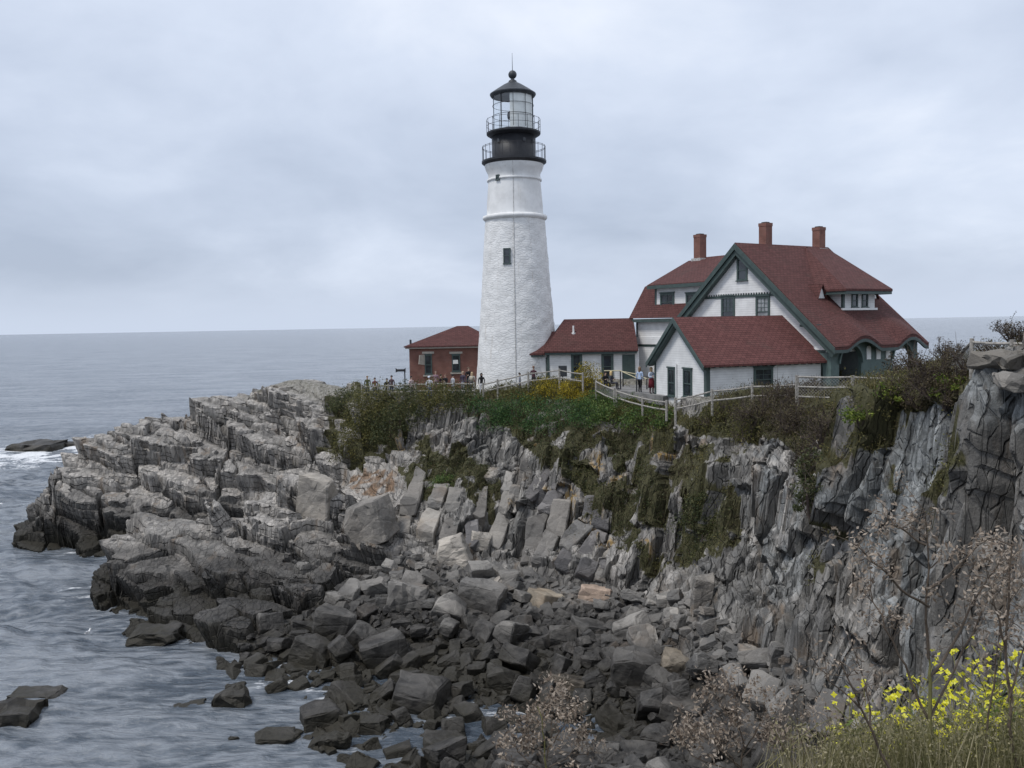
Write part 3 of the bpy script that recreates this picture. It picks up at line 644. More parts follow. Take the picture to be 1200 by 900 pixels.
for k in range(N_):
    a = 2*PI*(k+.5)/N_; b.tube([(1.6*math.cos(a), 1.6*math.sin(a), zg0+.2), (1.6*math.cos(a), 1.6*math.sin(a), zg1+.05)], .022 if k % 3 else .036, 5)
for t in (.36, .68): b.tube([(1.61*math.cos(2*PI*k/32), 1.61*math.sin(2*PI*k/32), zg0+.3+(zg1-zg0-.3)*t) for k in range(33)], .02, 5)
b.build('glazing_bars', M['black'], light)
b = MB(); b.lathe([(1.46, zg0+.1), (1.46, zg1)], 40, a0=-1.75, a1=1.0); b.lathe([(1.44, zg1), (1.44, zg0+.1)], 40, a0=-1.75, a1=1.0); b.build('lantern_blind', M['shade'], light)
b = MB(); b.tube([(0, 0, zg0), (0, 0, zg0+.9)], .14, 10); b.lathe([(.12, zg0+.9), (.34, zg0+1.0), (.38, zg0+1.25), (.34, zg0+1.5), (.1, zg0+1.6)], 16, c=(-.1, -.2)); b.build('beacon_lamp', M['dome'], light, smooth=True)
ze = lz(111.5); za = lz(96.5)
b = MB(); b.lathe([(1.5, ze-.18), (1.72, ze-.12), (1.80, ze), (1.80, ze+.07), (1.28, ze+.42), (.75, ze+.76), (.34, za), (.30, za+.12), (.14, za+.2), (.13, za+.36)], 48); b.lathe([(1.55, ze-.15), (.0, ze-.1)], 24); b.build('dome_roof', M['dome'], light)
zbl = lz(87.5); b = MB(); b.lathe([(.13, zbl-.55), (.2, zbl-.42), (.13, zbl-.34)]+[(max(.02, .33*math.sin(t)), zbl-.33*math.cos(t)) for t in np.linspace(.4, PI, 12)], 20); b.build('vent_ball', M['dome'], light, smooth=True)
b = MB(); b.tube([(0, 0, zbl+.3), (0, 0, lz(62))], [.03, .012], 6); b.build('lightning_rod', M['dome'], light)
def tower_window(name, px, py, w, h):
    p = at_y(px, py, LY-2.6); z = p[2]-LZ; t = z/zc; r = 3.38+(2.33-3.38)*(min(t, 1)**.93) if t < 1 else 2.07
    a = -PI/2+math.asin((p[0]-LX)/r); c, s = math.cos(a), math.sin(a)
    T = lambda q: (c*(r+q[2])-s*q[0], s*(r+q[2])+c*q[0], z+q[1])
    f = MB(T)
    for x0, x1, y0, y1 in ((-w/2, -w/2+.07, -h/2, h/2), (w/2-.07, w/2, -h/2, h/2), (-w/2+.07, w/2-.07, h/2-.08, h/2), (-w/2+.07, w/2-.07, -.03, .03), (-w/2-.05, w/2+.05, -h/2-.08, -h/2)): f.box(x0, x1, y0, y1, -.2, .13)
    f = f.build(name, M['green'], light); q = MB(T); q.box(-w/2+.05, w/2-.05, -h/2, h/2-.05, -.2, .085); q.build('pane', M['glass'], f)
tower_window('window', 594.3, 299.5, .55, 1.15)
tower_window('vent', 583.5, 205, .28, .36)
b = MB()
a = math.radians(-93); pts = [(r*math.cos(a)*1.012, r*math.sin(a)*1.012, z) for r, z in prof[::6]]+[(2.57*math.cos(a), 2.57*math.sin(a), zc), (2.24*math.cos(a), 2.24*math.sin(a), zc+.5), (2.08*math.cos(a), 2.08*math.sin(a), zb_), (2.1*math.cos(a), 2.1*math.sin(a), zt-.3), (2.33*math.cos(a), 2.33*math.sin(a), zt+.3)]
b.tube(pts, .022, 5); b.build('lightning_cable', M['lead'], light)
# ================================================================== helpers for buildings
def window(parent, T, a, z, w, h, name='window', cas=.13, mull=(1, 1), fm=None, pm=None, d=.06):
    """T(a,z,depth outward) -> local. frame + sash + muntins; the pane is a sub-part"""
    Q = lambda p: T(p[0], p[1], p[2]); f = MB(Q); i = cas
    x0, x1, y0, y1 = a-w/2, a+w/2, z-h/2, z+h/2
    f.box(x0, x0+i, y0, y1, -.05, d); f.box(x1-i, x1, y0, y1, -.05, d); f.box(x0-.04, x1+.04, y1, y1+.09, -.05, d+.05); f.box(x0+i, x1-i, y1-i, y1, -.05, d); f.box(x0-.05, x1+.05, y0-.07, y0, -.05, d+.06); f.box(x0+i, x1-i, y0, y0+.07, -.05, d)
    mz = (y0+y1-i)/2; f.box(x0+i, x1-i, mz-.03, mz+.03, -.05, d-.01)
    nx, nz = mull
    for k in range(1, nx): xx = x0+i+(x1-x0-2*i)*k/nx; f.box(xx-.012, xx+.012, mz+.03, y1-i, -.05, d-.025)
    for k in range(1, nz): zz = mz+(y1-i-mz)*k/nz; f.box(x0+i, x1-i, zz-.012, zz+.012, -.05, d-.027)
    f = f.build(name, fm or M['green'], parent); q = MB(Q); q.box(x0+i-.01, x1-i+.01, y0+.05, y1-i+.01, -.04, .012); q.build('pane', pm or M['glass'], f)
    return f
# ================================================================== KEEPER'S HOUSE
HO = at_y(868, 284.5, 59.0); HA = math.radians(33.2); HZ = 12.1
house = empty('keepers_house', (HO[0], HO[1], HZ), HA, 'large white keeper house with red gabled roof and green porch arches', 'house')
e1 = np.array([math.cos(HA), math.sin(HA)]); e2 = np.array([math.sin(HA), -math.cos(HA)])
def on_u(px, py, u):      # pixel -> (v,z) on the plane u=const
    d = ray(px, py); o_ = -HO[:2]; t = (u-o_@e1)/(d[:2]@e1); p = np.array([0, 0, H])+d*t
    return (p[:2]-HO[:2])@e2, p[2]
def on_v(px, py, v):
    d = ray(px, py); o_ = -HO[:2]; t = (v-o_@e2)/(d[:2]@e2); p = np.array([0, 0, H])+d*t
    return (p[:2]-HO[:2])@e1, p[2]
TH = lambda p: (p[0], -p[1], p[2]-HZ)      # (u,v,z)
RZ = HO[2]; SL = .872; UE = 9.0
rtop = lambda v: RZ-SL*abs(v)
EV = 7.75; LV = -5.45
b = MB(TH); b.prism([(0, v, z) for v, z in ((-5.0, 12.0), (4.6, 12.0), (4.6, 15.0), (6.75, 15.0), (6.75, rtop(6.75)-.15), (0, RZ-.15), (-5.0, rtop(5)-.15))], (UE-.35, 0, 0)); b.build('wall', M['white'], house)
zl = on_u(872, 343.5, 0)[1]; hv = (RZ-.15-zl)/SL
b = MB(TH); b.prism([(-.10, -hv, zl), (-.10, hv, zl), (-.10, 0, RZ-.2)], (.14, 0, 0))
n = int(2*hv/.22)
for k in range(n):
    v0 = -hv+.05+k*.22
    b.prism([(-.10, v0, zl), (-.10, v0+.13, zl), (-.10, v0+.065, zl-.14)], (.13, 0, 0))
b.build('gable_wall', M['whiteshingle'], house)
for bx_ in ((-.05, .03, -hv+.1, hv-.1, zl-.28, zl-.02), (-.22, .05, -5.5, -4.3, 17.0, 17.22), (-.07, .05, 4.72, 6.7, 15.0, 15.14), (-.3, .05, 5.0, 6.3, rtop(5.65)-.65, rtop(5.65)-.5), (-.06, .04, 4.45, 4.62, 12.2, 15.0)):
    b = MB(TH); b.box(*bx_); b.build('trim_board', M['green'], house)
b = MB(TH); b.box(-.10, .05, 4.7, 6.72, 15.16, 15.3); b.build('ledge_trim', M['whitepaint'], house)
def bump(u):
    s = 0
    for c, hw in ((2.35, 1.75), (7.25, 1.6)): s += .62*max(0, 1-((u-c)/hw)**2)**1.6 if abs(u-c) < hw else 0
    return s
us = np.linspace(-.55, UE, 49); vsg = np.r_[np.linspace(0, 5.2, 8), np.linspace(5.6, EV, 10)]
b = MB(TH); b.slab([[(u, v, rtop(v)+bump(u)*sstep(5.0, EV, v)) for v in vsg] for u in us], .2)
b.slab([[(u, v, rtop(v)) for v in (LV, 0)] for u in (-.55, UE)], .2); b.build('roof', M['roof'], house)
b = MB(TH)   # barge boards and eave fascia
for vv, s in ((EV+.02, 1), (LV-.02, -1)):
    b.prism([(-.62, 0, RZ-.06), (-.62, vv, rtop(vv)-.06), (-.62, vv, rtop(vv)-.42), (-.62, 0, RZ-.46)], (.07, 0, 0))
    b.prism([(-.50, 0, RZ-.46), (-.50, vv-.1*s, rtop(vv)-.32), (-.50, vv-.25*s, rtop(vv)-.62), (-.50, 0, RZ-.82)], (.4, 0, 0))
for i in range(len(us)-1):
    u0, u1 = us[i], us[i+1]; z0, z1 = rtop(EV)+bump(u0), rtop(EV)+bump(u1)
    b.prism([(u0, EV-.12, z0-.2), (u1, EV-.12, z1-.2), (u1, EV-.12, z1-.40), (u0, EV-.12, z0-.40)], (0, .11, 0))
b.build('barge_board', M['green'], house)
TG = lambda a, z, d: (-d, a, z)     # gable plane (v,z,outward), then TH
TGH = lambda a, z, d: TH(TG(a, z, d))
v0, z0 = on_u(865, 303, 0); v1, z1 = on_u(877.5, 328, 0)
window(house, lambda a, z, d: TGH(a, z, d+.1), (v0+v1)/2, (z0+z1)/2, v1-v0, z0-z1, mull=(1, 1))
for xa, xb, pm in ((845.5, 861.5, None), (886, 902.5, M['curtain'])):
    va, za_ = on_u(xa, 346.5, 0); vb, zb2 = on_u(xb, 372, 0)
    window(house, TGH, (va+vb)/2, za_-.98, vb-va, 1.85, mull=(3, 3), cas=.15, pm=pm)
# --- cross wing to the left, behind the gable
WU = 1.5; WV = -12.1
b = MB(TH); b.box(WU, 8.2, WV, -4.5, 12.0, 17.25); b.build('wing_wall', M['white'], house)
kz = 19.85; ku = 2.75; ez = 17.35; eu = 1.05; ru = 6.3; rz_ = 22.06; wl_ = WV-.4; jv = WV+2.4
b = MB(TH)
b.add([(eu, wl_, ez), (eu, -2.4, ez), (ku, -2.4, kz), (ku, wl_, kz), (ru, jv, rz_), (ru, 0.3, rz_), (ku, .3, kz),
       (2*ru-ku, wl_, kz), (2*ru-eu, wl_, ez), (2*ru-ku, .3, kz), (2*ru-eu, .3, ez), (eu, .3, ez)],
      [(0, 11, 6, 3), (3, 6, 5, 4), (3, 4, 7), (0, 3, 7, 8), (4, 5, 9, 7), (7, 9, 10, 8), (0, 8, 10, 11)])
b.build('wing_roof', M['roof'], house)
b = MB(TH); b.box(eu+.05, WU+.02, wl_+.05, -4.6, ez-.32, ez-.06); b.box(WU-.03, WU+.03, WV-.02, WV+.14, 12.2, ez-.3); b.box(WU-.04, WU+.02, WV+.15, -5, 15.15, 15.32); b.build('wing_trim', M['green'], house)
b = MB(TH); b.box(WU-.1, WU+.02, WV-.06, -5, 15.33, 15.9); b.build('wing_band', M['white'], house)
# wing dormer
du = 1.75; dv0 = on_u(768, 350, du)[0]
dor = MB(TH); dor.box(du, 4.4, dv0, -2.6, 17.75, 19.85); dor = dor.build('wing_dormer', M['white'], house)
b = MB(TH); sl_ = .45
b.slab([[(u, v, rz_+.06-sl_*(ru-u)) for v in (dv0-.42, -1.9)] for u in (du-.45, ru-.6)], .16); b.build('dormer_roof', M['roof'], dor)
zed = rz_-sl_*(ru-du+.45)
b = MB(TH); b.box(du-.47, du-.38, dv0-.42, -2.4, zed-.26, zed+.0); b.box(du-.36, du+.02, dv0-.3, -2.5, zed-.2, zed-.1); b.box(du-.03, du+.06, dv0-.03, dv0+.15, 17.78, 19.6); b.build('dormer_trim', M['green'], dor)
b = MB(TH); b.box(du-.12, du+.02, dv0-.1, -3, 17.66, 17.78); b.build('dormer_sill', M['whitepaint'], dor)
TD = lambda a, z, d: TH((du-d, a, z))
for xa, xb in ((774, 790.5), (804, 818)):
    va, za_ = on_u(xa, 344, du); vb, zb2 = on_u(xb, 362, du); window(dor, TD, (va+vb)/2, (za_+zb2)/2, vb-va, za_-zb2, mull=(2, 1), cas=.15)
# --- big hipped dormer on the porch side
DV = 5.2; DU0, DU1 = on_v(987.5, 352, DV)[0], on_v(1025, 352, DV)[0]; dz0, dz1 = rtop(DV)+.03, 16.9+.85
dz1 = on_v(1006, 341.5, DV)[1]+.12
dor = MB(TH); dor.prism([(DU0, DV, dz0-.15), (DU0, DV, dz1), (DU0, (RZ-dz1-.1)/SL, dz1)], (DU1-DU0, 0, 0)); dor = dor.build('porch_dormer', M['white'], house)
ev = 6.0; ezz = dz1+.02; eL, eR = DU0-.75, DU1+.75
vv_in = (RZ-ezz)/SL-.15
A_, B_, C_, D_ = (eL, ev, ezz), (eR, ev, ezz), (eR, vv_in, ezz), (eL, vv_in, ezz); R1, R2 = (6.3, .12, RZ-.06), (UE-.4, .12, RZ-.06)
b = MB(TH); lo = [(p[0], p[1], p[2]-.16) for p in (A_, B_, C_, D_)]
b.add([A_, B_, C_, D_, R1, R2]+lo, [(0, 1, 5, 4), (1, 2, 5), (3, 0, 4), (0, 6, 7, 1), (1, 7, 8, 2), (0, 3, 9, 6), (6, 9, 8, 7)]); b.build('dormer_roof', M['roof'], dor)
b = MB(TH); b.box(eL+.05, eR-.05, ev-.1, ev-.02, ezz-.34, ezz-.14); b.box(eL+.05, eL+.13, vv_in, ev-.1, ezz-.34, ezz-.14); b.box(eR-.13, eR-.05, vv_in, ev-.1, ezz-.34, ezz-.14); b.box(eL+.1, eR-.1, DV+.02, ev-.15, ezz-.24, ezz-.17)
b.box(DU0-.03, DU0+.16, DV-.1, DV+.05, dz0, dz1-.05); b.build('dormer_trim', M['green'], dor)
b = MB(TH); b.box(DU0-.12, DU1+.12, DV-.02, DV+.14, dz0-.08, dz0+.06); b.build('dormer_sill', M['whitepaint'], dor)
TP = lambda a, z, d: TH((a, DV+d, z))
for xa, xb in ((998, 1004.5), (1010, 1016.3)):
    ua, ub = on_v(xa, 352, DV)[0], on_v(xb, 352, DV)[0]; window(dor, TP, (ua+ub)/2, (dz0+dz1)/2-.05, ub-ua+.06, dz1-dz0-.35, cas=.1)
for px in (959, 1028):   # little triangular louvres either side
    ua = DU0-1.35 if px < 1000 else DU1+.75
    t = MB(TH); t.prism([(ua, 4.35, rtop(4.35)-.1), (ua+.72, 4.35, rtop(4.35)-.1), (ua+.36, 4.35, rtop(4.35)+.75)], (0, -.35, 0)); t = t.build('roof_vent', M['whitepaint'], house)
    zf_ = rtop(4.35); t2 = MB(TH); t2.add([(ua-.1, 4.48, zf_-.05), (ua+.36, 4.48, zf_+.92), (ua+.82, 4.48, zf_-.05), (ua+.36, 3.2, zf_+.92), (ua-.1, 4.4, zf_-.12), (ua+.82, 4.4, zf_-.12)], [(0, 1, 3, 4), (1, 2, 5, 3), (0, 4, 3, 5, 2, 1)][:2]); t2.build('vent_roof', M['roof'], t)
# --- porch
def arch_wall(name, mat, T, a0, a1, z0, z1, arches, parent, th=.22):
    q = MB(lambda p: TH(T(*p))); x = a0
    for c, hw, zs in arches:
        if c-hw > x: q.box(x, c-hw, z0, z1, -th, 0)
        pts = [(c-hw*math.cos(t), zs+hw*math.sin(t)) for t in np.linspace(0, PI, 19)]
        for (xa, za1), (xb, zb1) in zip(pts[:-1], pts[1:]): q.prism([(xa, za1, -th), (xb, zb1, -th), (xb, z1, -th), (xa, z1, -th)], (0, 0, th))
        x = c+hw
    if a1 > x: q.box(x, a1, z0, z1, -th, 0)
    return q.build(name, mat, parent)
PV = 7.1; pz1 = rtop(EV)-.22+.12
uA = (on_v(983.5, 410, PV)[0]+on_v(1009.5, 410, PV)[0])/2; hA_ = (on_v(1009.5, 410, PV)[0]-on_v(983.5, 410, PV)[0])/2
uB = (on_v(1046, 405, PV)[0]+on_v(1067.5, 405, PV)[0])/2; hB_ = (on_v(1067.5, 405, PV)[0]-on_v(1046, 405, PV)[0])/2
pr = arch_wall('porch_wall', M['porchgreen'], lambda a, z, d: (a, PV+d, z), -.05, UE-.25, 12.0, pz1+.35, [(uA, hA_, pz1-hA_+.12), (uB, hB_, pz1-hB_+.10)], house)
for c, hw in ((uA, hA_), (uB, hB_)):
    q = MB(TH); pts = [(c-(hw+.06)*math.cos(t), pz1-hw+.11+(hw+.06)*math.sin(t)) for t in np.linspace(0, PI, 19)]
    for (xa, za1), (xb, zb1) in zip(pts[:-1], pts[1:]): q.bar((xa, PV+.05, za1), (xb, PV+.05, zb1), .16, .12)
    q.build('arch_trim', M['porchgreen'], pr)
for px in (1017.5, 1028.8, 1040):
    u_ = on_v(px, 412, PV)[0]; z_ = on_v(px, 405, PV)[1]; hw = .21
    q = MB(TH); q.prism([(u_-hw, PV+.01, z_-.85), (u_+hw, PV+.01, z_-.85)]+[(u_+hw*math.cos(t), PV+.01, z_-hw+hw*math.sin(t)) for t in np.linspace(0, PI, 10)], (0, .05, 0)); q.build('arched_panel', M['whitepaint'], pr)
arch_wall('porch_end_wall', M['porchgreen'], lambda a, z, d: (-.06-d, a, z), 4.66, PV-.23, 12.0, 14.98, [(5.75, .78, 13.95)], house)
arch_wall('porch_end_wall', M['porchgreen'], lambda a, z, d: (UE-.47-d, a, z), 4.66, PV-.23, 12.0, pz1+.3, [(5.75, .86, pz1-.9)], house)
b = MB(TH); b.box(.1, UE-.6, 4.62, 4.72, 12.3, 15.0); b.build('porch_back_wall', M['green'], house)
# --- chimneys
for px0, px1, pyt, pyb, v in ((890.5, 903.5, 261.5, 287, -.35), (953.5, 965.5, 266.5, 290, -.2), (812.5, 826, 275, 297, None)):
    if v is None:
        u0 = 5.9; va = on_u(px0, 285, u0)[0]; vb = on_u(px1, 285, u0)[0]; zt_ = on_u(819, pyt, u0)[1]; q = MB(TH); cu, cv, w_ = u0+.1, (va+vb)/2, (vb-va)/2*.55
    else:
        ua, ub = on_v(px0, 280, v)[0], on_v(px1, 280, v)[0]; zt_ = on_v((px0+px1)/2, pyt, v)[1]; q = MB(TH); cu, cv, w_ = (ua+ub)/2, v, (ub-ua)/2*.56
    q.box(cu-w_, cu+w_, cv-w_, cv+w_, RZ-1.2, zt_-.22); q.box(cu-w_-.025, cu+w_+.025, cv-w_-.025, cv+w_+.025, zt_-.22, zt_); q = q.build('chimney', M['brick'], house)
    k = MB(TH); k.box(cu-w_+.12, cu+w_-.12, cv-w_+.12, cv+w_-.12, zt_, zt_+.07); k.build('chimney_flue', M['black'], q)
    fl_ = MB(TH); zf = (rz_-.15 if v is None else rtop(cv)); fl_.box(cu-w_-.16, cu+w_+.10, cv-w_-.12, cv+w_+.16, zf-.75, zf+.06); fl_.build('flashing', M['lead'], q)
# ================================================================== WHITE OUTBUILDING IN FRONT
BO = at_y(828, 420, 50.8); BA = math.radians(20); BZ = 11.9
barn = empty('outbuilding', (BO[0], BO[1], BZ), BA, 'small white clapboard outbuilding with red roof in front of the keeper house', 'outbuilding')
TB = lambda p: (p[0], p[1], p[2]-BZ)     # x along the long wall, y back along the gable
bx = np.array([math.cos(BA), math.sin(BA)]); by = np.array([-math.sin(BA), math.cos(BA)])
def on_bx(px, py, c):  # plane local x=c
    d = ray(px, py); t = (c+BO[:2]@bx)/(d[:2]@bx); p = np.array([0, 0, H])+d*t; return (p[:2]-BO[:2])@by, p[2]
def on_by(px, py, c):
    d = ray(px, py); t = (c+BO[:2]@by)/(d[:2]@by); p = np.array([0, 0, H])+d*t; return (p[:2]-BO[:2])@bx, p[2]
W_ = on_bx(768, 440, 0)[0]; L_ = on_by(962, 423, 0)[0]; be = on_by(860, 426, -.3)[1]; br = on_bx(791, 371.5, -.4)[1]; bs_ = (br-be)/(W_/2+.32)
b = MB(TB); b.prism([(0, 0, 11.6), (0, W_, 11.6), (0, W_, br-bs_*W_/2-.12), (0, W_/2, br-.12), (0, 0, br-bs_*W_/2-.12)], (L_, 0, 0)); b.build('wall', M['white'], barn)
b = MB(TB)
for s in (-1, 1): b.slab([[(x, W_/2+s*y, br-bs_*y) for y in (0, W_/2+.36)] for x in (-.42, L_+.35)], .13)
b.build('roof', M['roofbarn'], barn)
b = MB(TB)
for s in (-1, 1): yy = W_/2+.40; b.prism([(-.48, W_/2, br-.04), (-.48, W_/2+s*yy, br-bs_*yy-.04), (-.48, W_/2+s*yy, br-bs_*yy-.34), (-.48, W_/2, br-.36)], (.06, 0, 0)); b.prism([(-.40, W_/2, br-.2), (-.40, W_/2+s*(yy-.1), br-bs_*yy-.1), (-.40, W_/2+s*(yy-.25), br-bs_*yy-.26), (-.40, W_/2, br-.5)], (.35, 0, 0))
b.box(-.05, .2, -.05, .22, 11.7, be-.05); b.box(-.05, .1, W_-.12, W_+.05, 11.7, be-.05); b.build('corner_board', M['green'], barn)
b = MB(TB)
for k in range(17): x = -.2+k*(L_+.3)/16; b.box(x, x+.07, -.34, .0, be-.22, be-.07)
b.build('rafter_tail', M['green'], barn)
TBG = lambda a, z, d: TB((-d, a, z)); TBS = lambda a, z, d: TB((a, -d, z))
for xa, xb, ya, yb in ((783, 792, 431, 464.5), (801, 811.5, 432, 465.5)):
    a0_, zt_ = on_bx(xa, ya, 0); a1_, zb_2 = on_bx(xb, yb, 0); window(barn, TBG, (a0_+a1_)/2, (zt_+zb_2)/2, abs(a1_-a0_), zt_-zb_2, mull=(2, 1), cas=.12)
a0_, zt_ = on_by(883, 431, 0); a1_, _ = on_by(905.5, 431, 0); window(barn, TBS, (a0_+a1_)/2, zt_-.65, a1_-a0_, 1.3, mull=(2, 2), cas=.14)
a_ = on_bx(793.5, 440, 0)[0]; b = MB(TB); b.tube([(-.08, a_, 11.8), (-.08, a_, on_bx(793.5, 426, 0)[1])], .045, 6); b.build('downpipe', M['whitepaint'], barn)
# ================================================================== LONG WHITE CONNECTOR AND LINK
CY0 = 67.6
c0 = at_y(642, 440, CY0)[0]; c1_ = at_y(744.5, 440, CY0)[0]; czE = at_y(690, 410.5, CY0-.3)[2]; czR = at_y(700, 373.5, CY0+2.4)[2]
conn = empty('connector_wing', ((c0+c1_)/2, CY0+2.4, 12.0), 0, 'long low white wing with red roof between lighthouse and keeper house', 'building'); CX = (c0+c1_)/2
TC = lambda p: (p[0]-CX, p[1]-CY0-2.4, p[2]-12.0)
b = MB(TC); b.box(c0, c1_+.3, CY0, CY0+4.8, 11.8, czE+.05); b.build('wall', M['white'], conn)
cr0 = at_y(661, 374, CY0+2.4)[0]
b = MB(TC); A = [(c0-.25, CY0-.35, czE), (c1_+.2, CY0-.35, czE), (c1_+.2, CY0+2.4, czR), (cr0, CY0+2.4, czR), (c0-.25, CY0+5.15, czE), (c1_+.2, CY0+5.15, czE)]
b.add(A+[(p[0], p[1], p[2]-.14) for p in (A[0], A[1], A[5], A[4])], [(0, 1, 2, 3), (3, 2, 5, 4), (0, 3, 4), (0, 6, 7, 1), (1, 7, 8, 5, 2), (0, 4, 9, 6), (4, 5, 8, 9), (6, 9, 8, 7)]); b.build('roof', M['roof'], conn)
b = MB(TC); b.box(c0-.2, c1_+.1, CY0-.3, CY0+.02, czE-.30, czE-.15); b.box(c0-.04, c0+.14, CY0-.04, CY0+.1, 12.1, czE-.3); b.build('eave_trim', M['green'], conn)
TCW = lambda a, z, d: TC((a, CY0-d, z))
for xa, xb, ya, yb in ((669, 682.5, 413, 442), (704.5, 719, 413.5, 443)):
    pa = at_y(xa, ya, CY0); pb = at_y(xb, yb, CY0); window(conn, TCW, (pa[0]+pb[0])/2, (pa[2]+pb[2])/2, pb[0]-pa[0], pa[2]-pb[2]-.1, cas=.19)
pa = at_y(729, 414, CY0); pb = at_y(744.3, 447.5, CY0)
b = MB(TC); b.box(pa[0], pb[0], CY0-.06, CY0+.02, 12.2, pa[2]-.1)
for k in range(1, 6): x = pa[0]+(pb[0]-pa[0])*k/6; b.box(x-.012, x+.012, CY0-.075, CY0-.061, 12.2, pa[2]-.15)
b.build('door', M['green'], conn)
p = at_y(672, 388, CY0+1.2); b = MB(TC); b.tube([(p[0], p[1], p[2]-.6), (p[0], p[1], p[2]+.42)], .07, 8); b.tube([(p[0], p[1], p[2]-.25), (p[0], p[1], p[2]-.12)], .17, 8); b.build('vent_pipe', M['whitepaint'], conn)
l0 = at_y(615.5, 430, CY0+.4)[0]; lzE = at_y(625, 414.5, CY0+.1)[2]; lzR = at_y(645, 388.5, CY0+1.8)[2]
lk = empty('link_porch', ((l0+c0)/2, CY0+1.8, 12.0), 0, 'short white link with low red roof against the lighthouse base', 'building'); LK = (l0+c0)/2
TL = lambda p: (p[0]-LK, p[1]-CY0-1.8, p[2]-12.0)
b = MB(TL); b.box(l0, c0-.05, CY0+.4, CY0+3.2, 11.8, lzE+.05); b.build('wall', M['whitepaint'], lk)
A = [(l0-.25, CY0+.1, lzE), (c0+.8, CY0+.1, lzE), (c0+.8, CY0+1.8, lzR), (at_y(640, 388, CY0+1.8)[0], CY0+1.8, lzR), (l0-.25, CY0+3.5, lzE), (c0+.8, CY0+3.5, lzE)]
b = MB(TL); b.add(A+[(p[0], p[1], p[2]-.12) for p in (A[0], A[1], A[5], A[4])], [(0, 1, 2, 3), (3, 2, 5, 4), (0, 3, 4), (0, 6, 7, 1), (1, 7, 8, 5, 2), (0, 4, 9, 6), (4, 5, 8, 9), (6, 9, 8, 7)]); b.build('roof', M['roof'], lk)
b = MB(TL); b.box(l0-.2, c0-.3, CY0+.13, CY0+.38, lzE-.26, lzE-.13); pa = at_y(639.5, 418, CY0+.4); b.box(pa[0], c0-.06, CY0+.33, CY0+.41, 12.2, lzE-.3); b.build('green_door', M['green'], lk)
p = at_y(628, 428, CY0+.36); b = MB(TL); b.box(p[0]-.2, p[0]+.2, CY0+.34, CY0+.395, p[2]-.18, p[2]+.18); b.build('black_plaque', M['black'], lk)
# ================================================================== RED BRICK BUILDING BEHIND THE TOWER
KY = 75.0
k0 = at_y(480, 430, KY)[0]; k1 = k0+7.4; kzE = at_y(500, 405.5, KY-.3)[2]; kzR = at_y(545, 381.8, KY+2.6)[2]
bk = empty('brick_building', ((k0+k1)/2, KY+2.6, 12.0), 0, 'small red brick building with hipped red roof left of the lighthouse', 'building'); KX = (k0+k1)/2
TK = lambda p: (p[0]-KX, p[1]-KY-2.6, p[2]-12.0)
b = MB(TK); b.box(k0, k1, KY, KY+5.2, 11.6, kzE-.02); b.build('wall', M['brick'], bk)
kr = at_y(535.5, 382, KY+2.6)[0]
A = [(k0-.4, KY-.4, kzE), (k1+.4, KY-.4, kzE), (k1-2.5, KY+2.6, kzR), (kr, KY+2.6, kzR), (k0-.4, KY+5.6, kzE), (k1+.4, KY+5.6, kzE)]
b = MB(TK); b.add(A+[(p[0], p[1], p[2]-.1) for p in (A[0], A[1], A[5], A[4])], [(0, 1, 2, 3), (3, 2, 5, 4), (0, 3, 4), (1, 5, 2), (0, 6, 7, 1), (1, 7, 8, 5), (0, 4, 9, 6), (4, 5, 8, 9), (6, 9, 8, 7)]); b.build('roof', M['roof'], bk)
b = MB(TK); b.box(k0-.3, k1+.3, KY-.3, KY-.01, kzE-.22, kzE-.11); b.build('eave_trim', M['stonetrim'], bk)
TKW = lambda a, z, d: TK((a, KY-d, z))
for xa, xb, ya, yb, shut in ((497.5, 506.5, 416, 438, 1), (529.5, 539.5, 416, 435, 0)):
    pa = at_y(xa, ya, KY); pb = at_y(xb, yb, KY); wn_ = window(bk, TKW, (pa[0]+pb[0])/2, (pa[2]+pb[2])/2, pb[0]-pa[0], pa[2]-pb[2], cas=.09)
    q = MB(TK); q.box(pa[0]-.2, pb[0]+.2, KY-.07, KY+.02, pa[2]+.1, pa[2]+.28); q.build('lintel', M['stonetrim'], wn_); q = MB(TK); q.box(pa[0]-.15, pb[0]+.15, KY-.1, KY+.02, pb[2]-.22, pb[2]-.08); q.build('sill', M['stonetrim'], wn_)
    if shut:
        q = MB(TK); q.prism([(pa[0]-.02, KY-.05, pa[2]+.05), (pa[0]-.42, KY-.42, pa[2]-.0), (pa[0]-.48, KY-.5, pa[2]-.75), (pa[0]-.05, KY-.08, pa[2]-.85)], (.06, -.02, 0)); q.build('shutter', M['stonetrim'], wn_)
    else:
        q = MB(TK); q.box(pa[0]+.08, pb[0]-.18, KY-.06, KY-.03, pa[2]-.75, pa[2]-.42); q.build('paper_notice', M['shade'], wn_)
b = MB(TK); p = at_y(480, 402, KY+.3); b.tube([(k0+.1, KY+.3, kzE-.05), (k0+.1, KY+.3, kzE+.55)], .09, 8); b.build('roof_pipe', M['dome'], bk)
